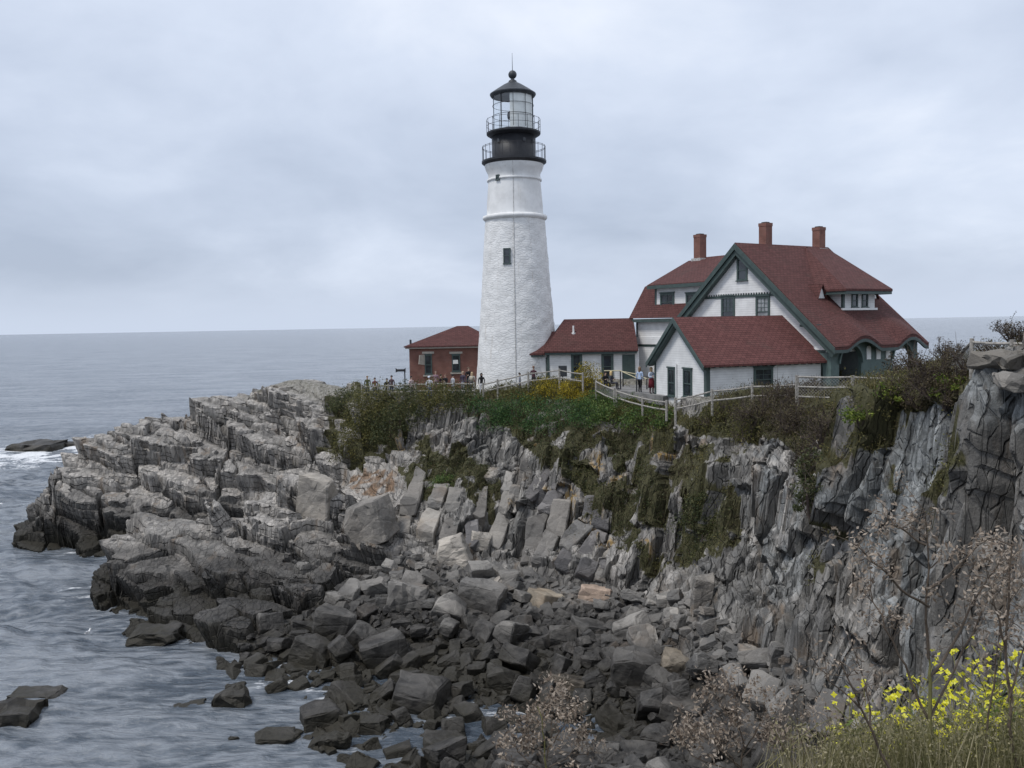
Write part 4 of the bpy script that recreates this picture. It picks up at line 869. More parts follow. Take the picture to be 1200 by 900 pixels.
# ================================================================== FENCES
def fence(name, label, pts, h, rails=(1.0, .5), post_r=.072, mesh=False, group=None, mat=None, square=False, over=.1, mid=None):
    """pts: list of ground points (x,y,z). posts at each, rails between"""
    base = np.array(pts[len(pts)//2]); e = empty(name, base, 0, label, 'fence', group); mat = mat or M['wood']
    T = lambda p: tuple(np.array(p)-base)
    for p in pts:
        q = MB(T)
        if square: q.box(p[0]-post_r, p[0]+post_r, p[1]-post_r, p[1]+post_r, p[2]-.4, p[2]+h+over)
        else: q.tube([(p[0], p[1], p[2]-.4), (p[0], p[1], p[2]+h+over)], post_r, 8)
        q.build('post', mat, e)
    for a, c in zip(pts[:-1], pts[1:]):
        a, c = np.array(a), np.array(c); d = (c-a)/np.linalg.norm(c-a)
        for t in rails:
            q = MB(T); q.tube([a+(0, 0, h*t), a*.5+c*.5+np.array((0, 0, h*t-.03)), c+(0, 0, h*t)], post_r*.72, 6); q.build('rail', mat, e)
        if mesh:
            q = MB(T); L = np.linalg.norm(c-a); n = int(L/.16); up = np.array((0, 0, 1.0)); lo, hi = mesh if isinstance(mesh, tuple) else (.06, h*.98)
            for k in range(-int((hi-lo)/.16), n+1):
                for s in (1, -1):
                    s0, s1 = k*.16, k*.16+(hi-lo)
                    if s < 0: s0, s1 = s1, s0
                    A0 = np.array([s0, lo]); A1 = np.array([s1, hi])
                    dd = A1-A0; t0, t1 = 0.0, 1.0
                    for lim, sg in ((0, 1), (L, -1)):
                        f0, f1 = sg*(A0[0]-lim), sg*(A1[0]-lim)
                        if f0 < 0 and f1 < 0: t0, t1 = 1, 0; break
                        if f0 < 0: t0 = max(t0, f0/(f0-f1))
                        if f1 < 0: t1 = min(t1, f0/(f0-f1))
                    if t1 <= t0: continue
                    B0, B1 = A0+dd*t0, A0+dd*t1
                    q.tube([a+d*B0[0]+up*B0[1], a+d*B1[0]+up*B1[1]], .008, 3, cap=False)
            q.build('wire_mesh', M['wire'], e)
    return e
def gp(px, Y, dz=0):
    p = at_y(px, 450, Y); z = gz(p[0], Y, 12); return (p[0], Y, z+dz)
def fpost(px, pytop, Y, h): p = at_y(px, pytop, Y); return (p[0], p[1], p[2]-h)
fence('rail_fence', 'two rail weathered fence along the bluff below the lighthouse base', [fpost(566, 450, 65, 1.0), fpost(583, 446, 65, 1.0), fpost(619, 437.5, 64.5, 1.0), fpost(655.5, 433.5, 64, 1.0), fpost(683, 438, 63.5, 1.0)], 1.0, (.97, .45))
fence('rail_fence', 'weathered railing at the far left edge of the bluff before seated visitors', [fpost(424, 452.5, 69.5, .9), fpost(455, 451.5, 69, .9), fpost(487, 450, 68, .9), fpost(521, 449, 67, .9), fpost(556, 449.5, 66, .9)], .9, (.97, .4))
fence('ramp_fence', 'pale low plank fence sloping down in front of the terrace', [fpost(698.5, 447, 60.5, .8), fpost(720, 456.5, 58, .8)], .8, (.97, .2), mesh=(.2, .75))
fence('ramp_rail', 'single pale rail descending from the low plank fence to the outbuilding corner', [fpost(722.5, 458, 57.6, .7), fpost(753, 466.5, 54, .7), fpost(781, 471, 50.5, .7)], .7, (.97, .35))
fence('rail_fence', 'grey rail fence climbing past the white outbuilding corner', [fpost(791.5, 468, 48.8, .95), fpost(834.5, 458, 47.6, .95), fpost(881.5, 452.5, 46.6, .95), fpost(933.5, 450.5, 45.6, .95)], .95, (.97, .45))
fence('mesh_fence', 'pale three rail fence with wire mesh on the brambly bluff', [fpost(934, 441, 44.5, 1.08), fpost(999.5, 441.5, 42.8, 1.08), fpost(1056, 443, 41.5, 1.08)], 1.08, (.98, .52, .06), mesh=(.08, 1.04), square=True, over=.06)
fence('mesh_fence', 'weathered fence with wire mesh on the rock ledge at far right', [fpost(1112, 428, 34.5, .85), fpost(1139, 400, 30, .95), fpost(1186, 401.5, 28.6, .95), fpost(1240, 402, 27.2, .95)], .95, (.97, .08), mesh=(.1, .92), over=.1, post_r=.075)
# terrace and ramp rails
tp_ = [at_z(699, 462, 12.35), at_z(768, 478, 12.3), at_z(772, 448, 12.42), at_z(720, 446, 12.42)]
b = MB(); cpt = np.mean(tp_, axis=0)
b.prism([(p[0], p[1], 11.9) for p in ((8.2, 66.8), (6.6, 62.0), (9.3, 54.6), (13.3, 57.4), (10.2, 66.8))], (0, 0, .55)); o = b.build('terrace', M['deck']); tag(o, kind='structure')
gt = 12.45
def rail_set(label, pts, h=.95):
    e = empty('ramp_railing', pts[0], 0, label, 'railing'); T = lambda p: tuple(np.array(p)-np.array(pts[0]))
    for p in pts: q = MB(T); q.tube([(p[0], p[1], gt-.02), (p[0], p[1], p[2])], .045, 8); q.build('post', M['black'], e)
    for a, c in zip(pts[:-1], pts[1:]): q = MB(T); q.tube([a, c], .035, 8); q.build('rail', M['yellowrail'], e)
pA = [at_y(708, 434.5, 61.8), at_y(727, 434.5, 60.8), at_y(746, 443, 58.5)]; rail_set('yellow handrail left of the two standing women on the terrace', [tuple(p) for p in pA])
pA = [at_y(730, 435.5, 63.5), at_y(746, 438.5, 62.5), at_y(758, 444, 60.5)]; rail_set('yellow handrail behind the two standing women by the green door', [tuple(p) for p in pA])
# small signs and a black bar
def board(name, label, cat, px, py, Y, w, h, mat, posts=True, tilt=0):
    p = at_y(px, py, Y); z = gz(p[0], Y, 12.4); e = empty(name, (p[0], Y, z), 0, label, cat)
    q = MB(); q.box(-w/2, w/2, -.03, .03, p[2]-z-h/2, p[2]-z+h/2); q.build('panel', mat, e)
    if posts: q = MB(); q.tube([(0, .06, -.2), (0, .06, p[2]-z)], .04, 7); q.build('post', M['black'], e)
    return e
board('info_board', 'grey information board before the long white wing', 'sign', 659.5, 435, 65.6, .62, .8, M['dome'])
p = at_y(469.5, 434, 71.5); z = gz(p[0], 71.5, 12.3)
e = empty('black_bar', (p[0], 71.5, z), 0, 'black bone-shaped bar on a post left of the brick building', 'sign'); w2 = .40  # flat black bar with flared ends on a thin post
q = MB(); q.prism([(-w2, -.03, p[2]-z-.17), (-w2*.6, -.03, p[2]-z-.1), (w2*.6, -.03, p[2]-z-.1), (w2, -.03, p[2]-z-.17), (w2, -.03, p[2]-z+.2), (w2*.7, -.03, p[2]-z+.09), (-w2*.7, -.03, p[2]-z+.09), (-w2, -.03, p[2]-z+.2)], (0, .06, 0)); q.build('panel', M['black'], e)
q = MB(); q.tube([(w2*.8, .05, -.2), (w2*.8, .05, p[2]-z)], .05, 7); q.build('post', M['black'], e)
# ================================================================== PEOPLE
SKIN = paint('skin', (.50, .33, .25), .6, .05)
_cloth = {}
def cloth(c):
    if c not in _cloth: _cloth[c] = paint('cloth', c, .85, .12, 5)
    return _cloth[c]
def body_mesh(kind):
    """one continuous figure grown by the skin modifier; facing -Y"""
    st = kind != 'seated'; hip = .93 if st else .50
    J = {'pel': (0, 0, hip, .135, .105), 'wai': (0, .01, hip+.18, .115, .085), 'che': (0, 0, hip+.38, .145, .105), 'nk0': (0, .01, hip+.53, .075, .065), 'nk': (0, 0, hip+.60, .052, .052), 'hd': (0, -.02, hip+.68, .072, .085), 'tp': (0, -.01, hip+.79, .06, .07)}
    E = [('pel', 'wai'), ('wai', 'che'), ('che', 'nk0'), ('nk0', 'nk'), ('nk', 'hd'), ('hd', 'tp')]
    for s, k in ((-1, 'l'), (1, 'r')):
        if st:
            f = .06*s if kind == 'walk' else .02*s
            J.update({'hp'+k: (s*.10, 0, hip-.08, .092, .09), 'kn'+k: (s*.105, -f-.02, hip-.45, .062, .062), 'an'+k: (s*.11, -f+.03*s*(kind == 'walk'), .09, .042, .045), 'to'+k: (s*.12, -f-.14, .04, .04, .035)})
        else:
            J.update({'hp'+k: (s*.10, -.06, hip-.02, .09, .085), 'kn'+k: (s*.13, -.45, hip-.0, .065, .065), 'an'+k: (s*.12, -.47, .09, .042, .045), 'to'+k: (s*.13, -.62, .04, .04, .035)})
        J.update({'sh'+k: (s*.19, .01, hip+.47, .062, .062)})
        if kind in ('stand', 'walk'): J.update({'el'+k: (s*.25, .04, hip+.20, .045, .045), 'wr'+k: (s*.25, -.06, hip-.03, .03, .03), 'ha'+k: (s*.25, -.09, hip-.11, .032, .022)})
        else: J.update({'el'+k: (s*.26, -.04, hip+.20, .045, .045), 'wr'+k: (s*.12, -.24, hip+.24, .03, .03), 'ha'+k: (s*.06, -.29, hip+.28, .03, .024)})
        E += [('pel', 'hp'+k), ('hp'+k, 'kn'+k), ('kn'+k, 'an'+k), ('an'+k, 'to'+k), ('che', 'sh'+k), ('sh'+k, 'el'+k), ('el'+k, 'wr'+k), ('wr'+k, 'ha'+k)]
    ks = list(J); me = bpy.data.meshes.new('person_skeleton'); me.from_pydata([J[k][:3] for k in ks], [(ks.index(a), ks.index(c)) for a, c in E], [])
    o = bpy.data.objects.new('person_skeleton', me); COL.objects.link(o)
    md = o.modifiers.new('skin', 'SKIN'); 
    for v, k in zip(me.skin_vertices[0].data, ks): v.radius = J[k][3:5]; v.use_root = (k == 'pel')
    sb = o.modifiers.new('sub', 'SUBSURF'); sb.levels = 2
    dg = bpy.context.evaluated_depsgraph_get(); dg.update()
    r = bpy.data.meshes.new_from_object(o.evaluated_get(dg)); bpy.data.objects.remove(o)
    r.materials.clear()
    for c in (SKIN, SKIN, SKIN, SKIN): r.materials.append(c)
    for p in r.polygons:
        c = p.center
        hand = abs(c.x) > .2 and c.z < hip-.02 if st and kind != 'hold' else (c.y < -.22 and hip+.15 < c.z < hip+.4 and abs(c.x) < .2)
        if c.z > hip+.56 or hand: k = 0
        elif c.z < .08: k = 3
        elif c.z > hip+.02 or (abs(c.x) > .2 and c.z > hip-.06): k = 1
        else: k = 2
        p.material_index = k; p.use_smooth = True
    return r, hip
BODIES = {k: body_mesh(k) for k in ('stand', 'walk', 'hold', 'seated')}
def hair_mesh(hip, long):
    b = MB(); n = 16
    prof = [(max(.004, .105*math.sin(t)), .11*math.cos(t)) for t in np.linspace(0.02, 1.75, 9)]
    if long: prof += [(.10, -.10), (.095, -.2), (.07, -.28)]
    b.lathe([(r, z+hip+.745) for r, z in prof], n, c=(0, .025))
    return b
def person(px, pyfeet, Y, label, top, bot, hair=(.03, .02, .015), h=1.7, rz=0.0, pose='stand', long=False, zg=None, shoe=(.03, .03, .03), extra=None):
    p = at_y(px, pyfeet, Y); z = zg if zg is not None else min(gz(p[0], Y, 12.4), p[2]+.25)
    me, hip = BODIES[pose]; e = empty('person', (p[0], Y, z), rz, label, 'person'); s = h/(1.72)
    e.scale = (s, s, s)
    o = bpy.data.objects.new('body', me); COL.objects.link(o); o.parent = e
    for i, c in ((1, top), (2, bot), (3, shoe)): o.material_slots[i].link = 'OBJECT'; o.material_slots[i].material = cloth(c)
    hb = hair_mesh(hip, long).build('hair', cloth(hair), e, smooth=True)
    if extra == 'skirt': q = MB(); q.lathe([(.155, hip+.12), (.19, hip-.1), (.235, hip-.52), (.2, hip-.52)], 20); q.build('wrapped_jacket', cloth((.13, .012, .02)), e, smooth=True)
    if extra == 'backpack': q = MB(); q.lathe([(.02, hip+.08), (.14, hip+.1), (.16, hip+.3), (.12, hip+.5), (.02, hip+.53)], 14, c=(0, .17)); q.build('backpack', cloth((.42, .38, .30)), e, smooth=True)
    if extra == 'cap': q = MB(); q.lathe([(.13, hip+.76), (.125, hip+.82), (.08, hip+.87), (.01, hip+.885)], 16, c=(0, -.0)); q.build('hood', cloth((.55, .58, .66)), e, smooth=True)
    return e
BK, WH, GR, NV = (.012, .012, .014), (.66, .66, .68), (.26, .27, .29), (.03, .035, .06)
person(750, 460, 57.4, 'woman in light blue jacket and black trousers with pale shoes on terrace', (.40, .50, .66), BK, (.20, .13, .08), 1.66, 2.4, 'walk', True, gt, (.6, .6, .6))
person(763.5, 459, 56.6, 'woman in pale top with dark red jacket round her waist on terrace', (.50, .56, .66), (.05, .02, .03), (.40, .27, .15), 1.66, .6, 'hold', True, gt, extra='skirt')
person(716.5, 451, 61.0, 'blond person in dark clothes sitting on terrace edge by yellow rail', (.05, .05, .06), (.03, .03, .035), (.62, .45, .22), 1.62, 1.0, 'seated', True, gt)
person(709.5, 450, 61.6, 'dark-haired person in black crouched left of the blond sitter', BK, BK, (.02, .015, .012), 1.55, .4, 'seated', False, gt)
person(609.3, 452, 65.9, 'lone person in grey coat walking below the lighthouse', (.20, .21, .24), (.09, .09, .11), (.05, .04, .03), 1.62, 1.6, 'walk')
person(625.5, 447, 66.4, 'person in dark maroon jacket in front of the black plaque', (.07, .03, .04), (.03, .03, .04), (.16, .09, .06), 1.72, 2.8, 'hold')
person(564.5, 455, 66.8, 'dark-haired woman with long hair in black top and white skirt', BK, WH, (.012, .01, .01), 1.62, 0.2, 'stand', True)
person(553.5, 453, 67.5, 'person in cream with pale backpack right of the black jacket', (.45, .43, .40), (.10, .10, .13), (.45, .33, .2), 1.60, 3.0, 'stand', True, extra='backpack')
person(549.5, 452, 68.6, 'tall person in black jacket at the brick building corner', BK, NV, (.10, .07, .05), 1.80, .3, 'hold')
person(542.5, 452, 67.6, 'person in dark vest with bare pale arms beside the black jacket', (.06, .05, .08), GR, (.30, .22, .16), 1.70, -.6, 'stand')
person(531, 455, 67.3, 'person in light grey top with black hair under the paper notice window', (.42, .43, .46), (.30, .30, .33), BK, 1.62, 2.2, 'stand')
person(522.3, 456, 67.8, 'person in black coat, right one of a dark pair by the fence', BK, BK, (.14, .07, .05), 1.56, -.7, 'hold')
person(517, 456, 68.0, 'person in dark plum coat, left one of a dark pair by the fence', (.05, .02, .04), BK, (.02, .015, .01), 1.52, .7, 'hold')
person(511, 456, 69.5, 'person in mauve sweater between the white hood and the dark pair', (.27, .17, .20), (.2, .15, .15), (.2, .13, .1), 1.58, 0, 'stand')
person(503.4, 456, 67.6, 'person in white hoodie with pale hood under the shuttered window', (.62, .64, .70), (.10, .14, .30), (.5, .5, .6), 1.68, 3.1, 'stand', extra='cap')
person(482.4, 456, 68.6, 'dark-haired person in pale pink top at the left brick corner', (.55, .42, .40), (.4, .35, .33), (.02, .012, .01), 1.60, .8, 'stand')
person(459.3, 464.8, 69.9, 'person in dark jacket seen above the left railing, right of a pair', (.08, .05, .06), NV, BK, 1.66, -.4, 'stand')
person(454, 467.7, 70.2, 'short person in black, left of the pair by the left railing', BK, BK, BK, 1.50, .3, 'stand')
person(439.8, 466.1, 70.5, 'person in maroon jacket next to the olive jacket by the railing', (.11, .03, .03), NV, (.03, .02, .015), 1.56, .1, 'stand')
person(431, 465.6, 70.4, 'person in olive green jacket, leftmost of the visitors', (.07, .075, .03), NV, (.2, .15, .1), 1.62, -.1, 'stand')
# ================================================================== BOULDERS
def boulder_mesh(seed, dims=(1, .7, .5), cuts=7, rough=.03, fluted=False):
    """an angular block: jittered box, planes sliced off, edges worn, faces roughened"""
    r = random.Random(seed); bm = bmesh.new(); bmesh.ops.create_cube(bm, size=1)
    for v in bm.verts: v.co = Vector((v.co.x*dims[0]*r.uniform(.8, 1.1), v.co.y*dims[1]*r.uniform(.8, 1.1), v.co.z*dims[2]*r.uniform(.8, 1.15)))
    for k in range(cuts):
        n = Vector((r.gauss(0, 1), r.gauss(0, 1), r.gauss(0, 1))).normalized()
        ext = max(v.co.dot(n) for v in bm.verts)
        res = bmesh.ops.bisect_plane(bm, geom=bm.verts[:]+bm.edges[:]+bm.faces[:], plane_co=n*ext*r.uniform(.66, .92), plane_no=n, clear_outer=True)
        ed = [e for e in res['geom_cut'] if isinstance(e, bmesh.types.BMEdge)]
        if ed: bmesh.ops.contextual_create(bm, geom=ed)
    bmesh.ops.remove_doubles(bm, verts=bm.verts[:], dist=.02)
    bmesh.ops.bevel(bm, geom=bm.edges[:], offset=.022*min(dims)/.5, segments=1, affect='EDGES')
    bmesh.ops.triangulate(bm, faces=bm.faces[:])
    for k in range(3):
        L = .20
        es = [e for e in bm.edges if e.calc_length() > L]
        if not es: break
        bmesh.ops.subdivide_edges(bm, edges=es, cuts=1, use_grid_fill=False); bmesh.ops.triangulate(bm, faces=[f for f in bm.faces if len(f.verts) > 3])
    bmesh.ops.recalc_face_normals(bm, faces=bm.faces[:])
    bm.normal_update(); co = np.array([v.co for v in bm.verts]); s0 = seed*3.7
    n = fbm(co*3+s0, 5, 3)*rough+fbm(co*9+s0, 9, 2)*rough*.35
    lay = co@np.array([.25, .15, .95])*6+fbm(co*1.5+s0, 15, 2)*.6; n = n-.5*rough*(np.abs(lay-np.round(lay)) < .09)
    if fluted: n = n+.03*np.sin(co[:, 0]*26+co[:, 1]*18)
    for v, d in zip(bm.verts, n): v.co += v.normal*float(d)
    me = bpy.data.meshes.new('boulder'); bm.to_mesh(me); bm.free(); me.materials.append(MAT_B[0]); return me
MAT_B = [M['boulder']]
VARS = [boulder_mesh(50+k, (1, RNG.uniform(.55, .85), RNG.uniform(.35, .7)), 6+k % 4) for k in range(22)]
def put_boulder(me, loc, size, rot, label, group=None, mat=None, scale=None, name='boulder'):
    o = bpy.data.objects.new(name, me); COL.objects.link(o); o.location = loc; o.rotation_euler = rot
    o.scale = scale or (size, size, size); tag(o, label, 'boulder' if name == 'boulder' else 'rock', group)
    if mat: o.material_slots[0].link = 'OBJECT'; o.material_slots[0].material = mat
    return o
def tinted(name, col):
    m = M['boulder'].copy(); m.name = name; nt = m.node_tree; b = nt.nodes['Principled BSDF']; src = b.inputs['Base Color'].links[0].from_socket
    g = NB(nt); g.l(g.mix(1.0, src, col, 'MULTIPLY'), b.inputs['Base Color']); return m
SLB1, SLB2, SLB3 = tinted('slab_rock_pale', (1.12, 1.10, 1.07)), tinted('slab_rock_dark', (.68, .68, .72)), tinted('slab_rock_mid', (.9, .88, .86)); GREY_ = tinted('ledge_rock', (1.05, 1.03, 1.0)); DARK = tinted('dark_boulder', (.5, .49, .47)); PALE, TAN, PINK = tinted('pale_boulder', (1.45, 1.40, 1.33)), tinted('tan_boulder', (1.5, 1.36, 1.15)), tinted('pink_boulder', (1.5, 1.22, 1.05))
KEY = [  # px,py centre, width px, height px, tilt, material, label, fluted
 (374,588,46,62,.1,PALE,'tall pale split block standing beside the orange earth patch',0),
 (434,612,62,54,-.5,PALE,'big pale wedge boulder leaning right below the orange earth patch',0),
 (531,650,40,46,-.5,PALE,'pale squarish block tilted at the foot of the standing slabs',0),
 (563,636,28,26,.4,PALE,'smaller pale block wedged right of the tilted squarish block',0),
 (480,704,52,42,.1,None,'dark fluted stump-like rock with ribbed sides in the talus',1),
 (566,702,56,46,.2,None,'large rounded dark boulder below the two pale blocks',0),
 (377,849,60,48,0,None,'weed-covered dark cube-shaped boulder at the water edge',0),
 (700,697,44,20,.1,PINK,'rust-pink flat slab high in the middle of the talus',0),
 (640,702,54,20,.35,TAN,'long tan slab left of the rust-pink slab',0),
 (795,777,54,22,.15,TAN,'whitish tan slab in the middle of the lower right talus',0),
 (771,871,38,42,0,None,'dark upright block among dry weeds near the bottom edge',0),
 (495,822,76,52,.2,None,'largest weed-covered rock mound among the shore boulders',0),
 (369,767,54,38,.3,None,'brown weedy boulder with sloping top near the inner shore',0),
 (452,766,58,46,-.3,None,'blocky grey boulder with flat lit top left of talus middle',0),
 (395,735,60,40,.4,None,'dark smooth slab leaning against the front ridge foot',0),
 (745,786,66,46,.4,None,'dark triangular boulder left of the whitish tan slab',0),
 (800,838,54,40,.3,None,'dark leaning plate above the upright block near the bottom',0),
 (667,803,48,24,.1,TAN,'brown-topped flat rock in the lower middle of talus',0),
 (822,700,26,54,.15,PALE,'pale blue-grey upright slab at the right talus head',0),
 (880,765,30,18,.1,PALE,'light oval rock at the foot of the right cliff',0),
 (590,800,50,44,.3,None,'dark pyramid-like boulder left of the brown-topped rock',0),
 (690,740,44,24,.3,None,'grey plate-like boulder just below the rust-pink slab',0),
 (520,880,60,34,.1,None,'low weedy rock at the bottom edge left of dry plants',0),
 (1190,424,112,17,.06,'dark','dark flat overhanging ledge rock right under the far right fence',0),
 (1204,446,84,22,-.05,'grey','grey undercut slab below the overhanging ledge at the right edge',0),
]
ntaken = []
for k, (px, py, w, h, t, mat, lab, fl) in enumerate(KEY):
    mat = {'dark': DARK, 'grey': GREY_}.get(mat, mat) if isinstance(mat, str) else mat
    p, n = hit_px(px, py+h*.25)
    if p is None: continue
    S = p[1]/F; W_b, H_b = w*S*.95, h*S*1.0
    me = boulder_mesh(900+k, (1, .8, H_b/W_b), 10 if px > 1150 else 7, .07 if px > 1150 else .035, bool(fl))
    q = at_y(px, py, p[1]+W_b*.22)
    put_boulder(me, tuple(q), W_b, (random.uniform(-.15, .15), t*.7, random.uniform(-.5, .5)), lab, None, mat)
    ntaken.append((q[0], q[1], W_b*.55))
SLABS = [((470,630),(492,556),24),((492,638),(514,572),26),((520,640),(540,560),26),((545,646),(574,552),28),((572,648),(604,556),26),((594,655),(640,548),24),((614,660),(668,536),26),((636,668),(676,566),26),((658,674),(696,584),26),((680,682),(706,600),24),((700,686),(722,632),22),
 ((602,604),(622,538),28),((630,590),(650,545),24)]
for k, (pb_, pt_, wp) in enumerate(SLABS):
    (A_s, nA), (B_s, nB) = hit_px(*pb_), hit_px(*pt_)
    if A_s is None or B_s is None: continue
    dv = B_s-A_s; Ls = float(np.linalg.norm(dv))
    if Ls > 9: continue
    up_ = Vector(dv/Ls); out_ = Vector(((-.25, -1, .35) if pb_[0] < 750 else (-.45, -1, .2))); xa_ = out_.cross(up_).normalized(); ya_ = up_.cross(xa_)
    cuts_ = [0.0]+sorted(random.uniform(.2, .85) for _ in range(random.choice((1, 2, 2))))+[1.0]
    for t0_, t1_ in zip(cuts_[:-1], cuts_[1:]):
        if t1_-t0_ < .12: continue
        Lq = Ls*(t1_-t0_)*1.04; Ws = wp*A_s[1]/F*random.uniform(.62, 1.1)
        me = boulder_mesh(1500+7*k+int(t0_*6), (min(1.2, Ws/Lq*.95), min(1.4, Ws/Lq*1.2), 1), 6, .03)
        mid = A_s+dv*(t0_+t1_)/2+np.array(out_.normalized())*random.uniform(-.95, -.28)+np.array(xa_)*random.gauss(0, .16)
        o = put_boulder(me, tuple(mid), Lq, (0, 0, 0), 'grey bedrock block in the row of right-leaning standing slabs below the ivy', 'standing slabs below the ivy', (SLB1, SLB2, SLB3, None)[random.randrange(4)], None, 'standing_rock')
        o.rotation_euler = (Matrix((xa_, ya_, up_)).transposed() @ Matrix.Rotation(random.gauss(0, .13), 3, "Y") @ Matrix.Rotation(random.gauss(0, .12), 3, 'Z')).to_euler()
SEA = [(36,523,56,13,'low dark skerry awash at the far left with white surf'),(82,521,26,7,'small dark skerry right of the low one in surf'),(8,842,62,36,'big brown weedy rock cut by the lower left edge'),(38,820,58,16,'flat dark rock behind the big weedy rock at lower left'),
 (178,746,52,18,'long flat dark rock in the water below the front ridge'),(220,829,34,9,'small brown rock awash in the lower left water'),(322,867,46,12,'thin pointed dark slab in the shallows'),(272,822,44,26,'dark weedy rock at the outermost tip of the talus'),(275,806,22,8,'flat dark rock behind the outermost weedy rock'),(390,872,34,22,'round weedy rock right of the cube-shaped boulder'),(436,852,36,22,'dark rock in the tidal pool behind the round weedy rock'),(272,868,12,5,'tiny brown rock awash in the bottom water')]
for k, (px, py, w, h, lab) in enumerate(SEA):
    p = at_z(px, py+h*.4, 0); S = p[1]/F; W_b = w*S*1.15; hh = max(.25, h*S*1.1)
    me = boulder_mesh(1200+k, (1, .7, .55), 10, .075)
    put_boulder(me, (p[0], p[1]+W_b*.2, hh*.2), W_b, (0, 0, 0), lab, None, None, (W_b, W_b, hh*1.9), 'sea_rock'); ntaken.append((p[0], p[1]+W_b*.2, W_b*.5))
# scattered talus, drawn over the talus ground in plan
sel = np.where(in_poly(PX, PY, [(262,818),(300,752),(400,715),(450,662),(480,645),(560,670),(640,684),(720,697),(800,706),(870,752),(945,788),(990,835),(1010,960),(455,960),(375,890),(300,850)])&(P0[:, 1] > 26)&(P1[:, 2] > -.45)&(P1[:, 2] < 4.6))[0]
order = RNG.permutation(sel); placed = list(ntaken); NB_ = 0; N_WANT = 262
cellmap = {}
def clash(x, y, r):
    i, j = int(x//1.5), int(y//1.5)
    return any((x-a)**2+(y-c)**2 < (.66*(r+rr))**2 for di in (-2, -1, 0, 1, 2) for dj in (-2, -1, 0, 1, 2) for a, c, rr in cellmap.get((i+di, j+dj), ()))
def occupy(x, y, r): cellmap.setdefault((int(x//1.5), int(y//1.5)), []).append((x, y, r))
for a in ntaken: occupy(*a)
sizes = np.sort(np.clip(RNG.pareto(2.3, N_WANT)*.5+.85, .85, 1.85))[::-1]; it = iter(order)
LOWL, MIDL, UPL = ('weed-dark boulder among many near the tide line', 'dark angular boulder in the middle of the talus', 'grey angular block in the upper talus below the cliff')
for sz in sizes:
    for tr in range(200):
        i = next(it, None)
        if i is None: break
        x, y, z = P1[i]
        if not clash(x, y, sz*.5): break
    else: continue
    if i is None: break
    occupy(x, y, sz*.5); me = VARS[NB_ % len(VARS)]; NB_ += 1
    lab, grp = ((LOWL, 'weedy shore boulders') if z < .9 else (MIDL, 'mid talus boulders') if z < 2.3 else (UPL, 'upper talus blocks'))
    put_boulder(me, (x, y, z+sz*random.uniform(.05, .32)), sz, (random.gauss(0, .38), random.gauss(.15, .5), random.uniform(0, 6.28)), lab, grp, PALE if z > 2.2 and random.random() < .1 else None)
# small rubble in between and at the cliff foot: one uncountable mass
vv, ff, off = [], [], 0
small = []
for k in range(10):
    me = boulder_mesh(300+k, (1, .7, .55), 5, .02); c_ = np.array([v.co for v in me.vertices]); f_ = np.array([p.vertices[:] for p in me.polygons if len(p.vertices) == 3]); small.append((c_, f_)); bpy.data.meshes.remove(me)
small2 = []
for k in range(10):
    r_ = random.Random(k); bm = bmesh.new(); bmesh.ops.create_cube(bm, size=1)
    for v in bm.verts: v.co = Vector((v.co.x*r_.uniform(.8, 1.1), v.co.y*r_.uniform(.5, .8), v.co.z*r_.uniform(.35, .6)))
    for q_ in range(4):
        n = Vector((r_.gauss(0, 1), r_.gauss(0, 1), r_.gauss(0, 1))).normalized(); ext = max(v.co.dot(n) for v in bm.verts)
        res = bmesh.ops.bisect_plane(bm, geom=bm.verts[:]+bm.edges[:]+bm.faces[:], plane_co=n*ext*r_.uniform(.65, .9), plane_no=n, clear_outer=True)
        ed = [e for e in res['geom_cut'] if isinstance(e, bmesh.types.BMEdge)]
        if ed: bmesh.ops.contextual_create(bm, geom=ed)
    bmesh.ops.bevel(bm, geom=bm.edges[:], offset=.02, segments=1, affect='EDGES'); bmesh.ops.triangulate(bm, faces=bm.faces[:]); bm.verts.index_update()
    small2.append((np.array([v.co for v in bm.verts]), np.array([[v.index for v in f.verts] for f in bm.faces]))); bm.free()
cnt = 0
for i in it:
    x, y, z = P1[i]; sz = float(np.clip(RNG.pareto(2.2)*.38+.42, .42, 1.15))
    if clash(x, y, sz*.34): continue
    if cnt < 3600:
        occupy(x, y, sz*.38); c_, f_ = small2[cnt % 10]
        Rm = np.array(Matrix.Rotation(random.uniform(0, 6.28), 3, 'Z') @ Matrix.Rotation(random.gauss(0, .45), 3, 'X') @ Matrix.Rotation(random.gauss(0, .45), 3, 'Y'))
        vv.append(c_@Rm.T*sz+np.array([x, y, z+sz*.1])); ff.append(f_+off); off += len(c_); cnt += 1
    else: break
o = mesh_obj('rubble', np.concatenate(vv), [tuple(t) for t in np.concatenate(ff)], M['boulder']); tag(o, 'small broken rubble filling the gaps between the talus boulders', 'rubble', None, 'stuff')
# ================================================================== VEGETATION
L_DARK = leaf_mat('leaf_dark', [(0, (0.036, 0.046, 0.02)), (0.5, (0.07, 0.086, 0.036)), (1, (0.15, 0.145, 0.06))])
L_JUN = leaf_mat('leaf_juniper', [(0, (0.022, 0.05, 0.02)), (0.5, (0.056, 0.12, 0.04)), (1, (0.125, 0.2, 0.065))])
L_GRN = leaf_mat('leaf_green', [(0, (0.045, 0.085, 0.024)), (0.5, (0.1, 0.17, 0.045)), (1, (0.2, 0.235, 0.065))])
L_YEL = leaf_mat('leaf_yellow', [(0, (0.1, 0.1, 0.022)), (0.45, (0.24, 0.2, 0.03)), (0.75, (0.42, 0.32, 0.03)), (1, (0.55, 0.42, 0.04))])
L_OLV = leaf_mat('leaf_olive', [(0, (0.06, 0.062, 0.024)), (0.5, (0.125, 0.125, 0.044)), (1, (0.23, 0.2, 0.072))])
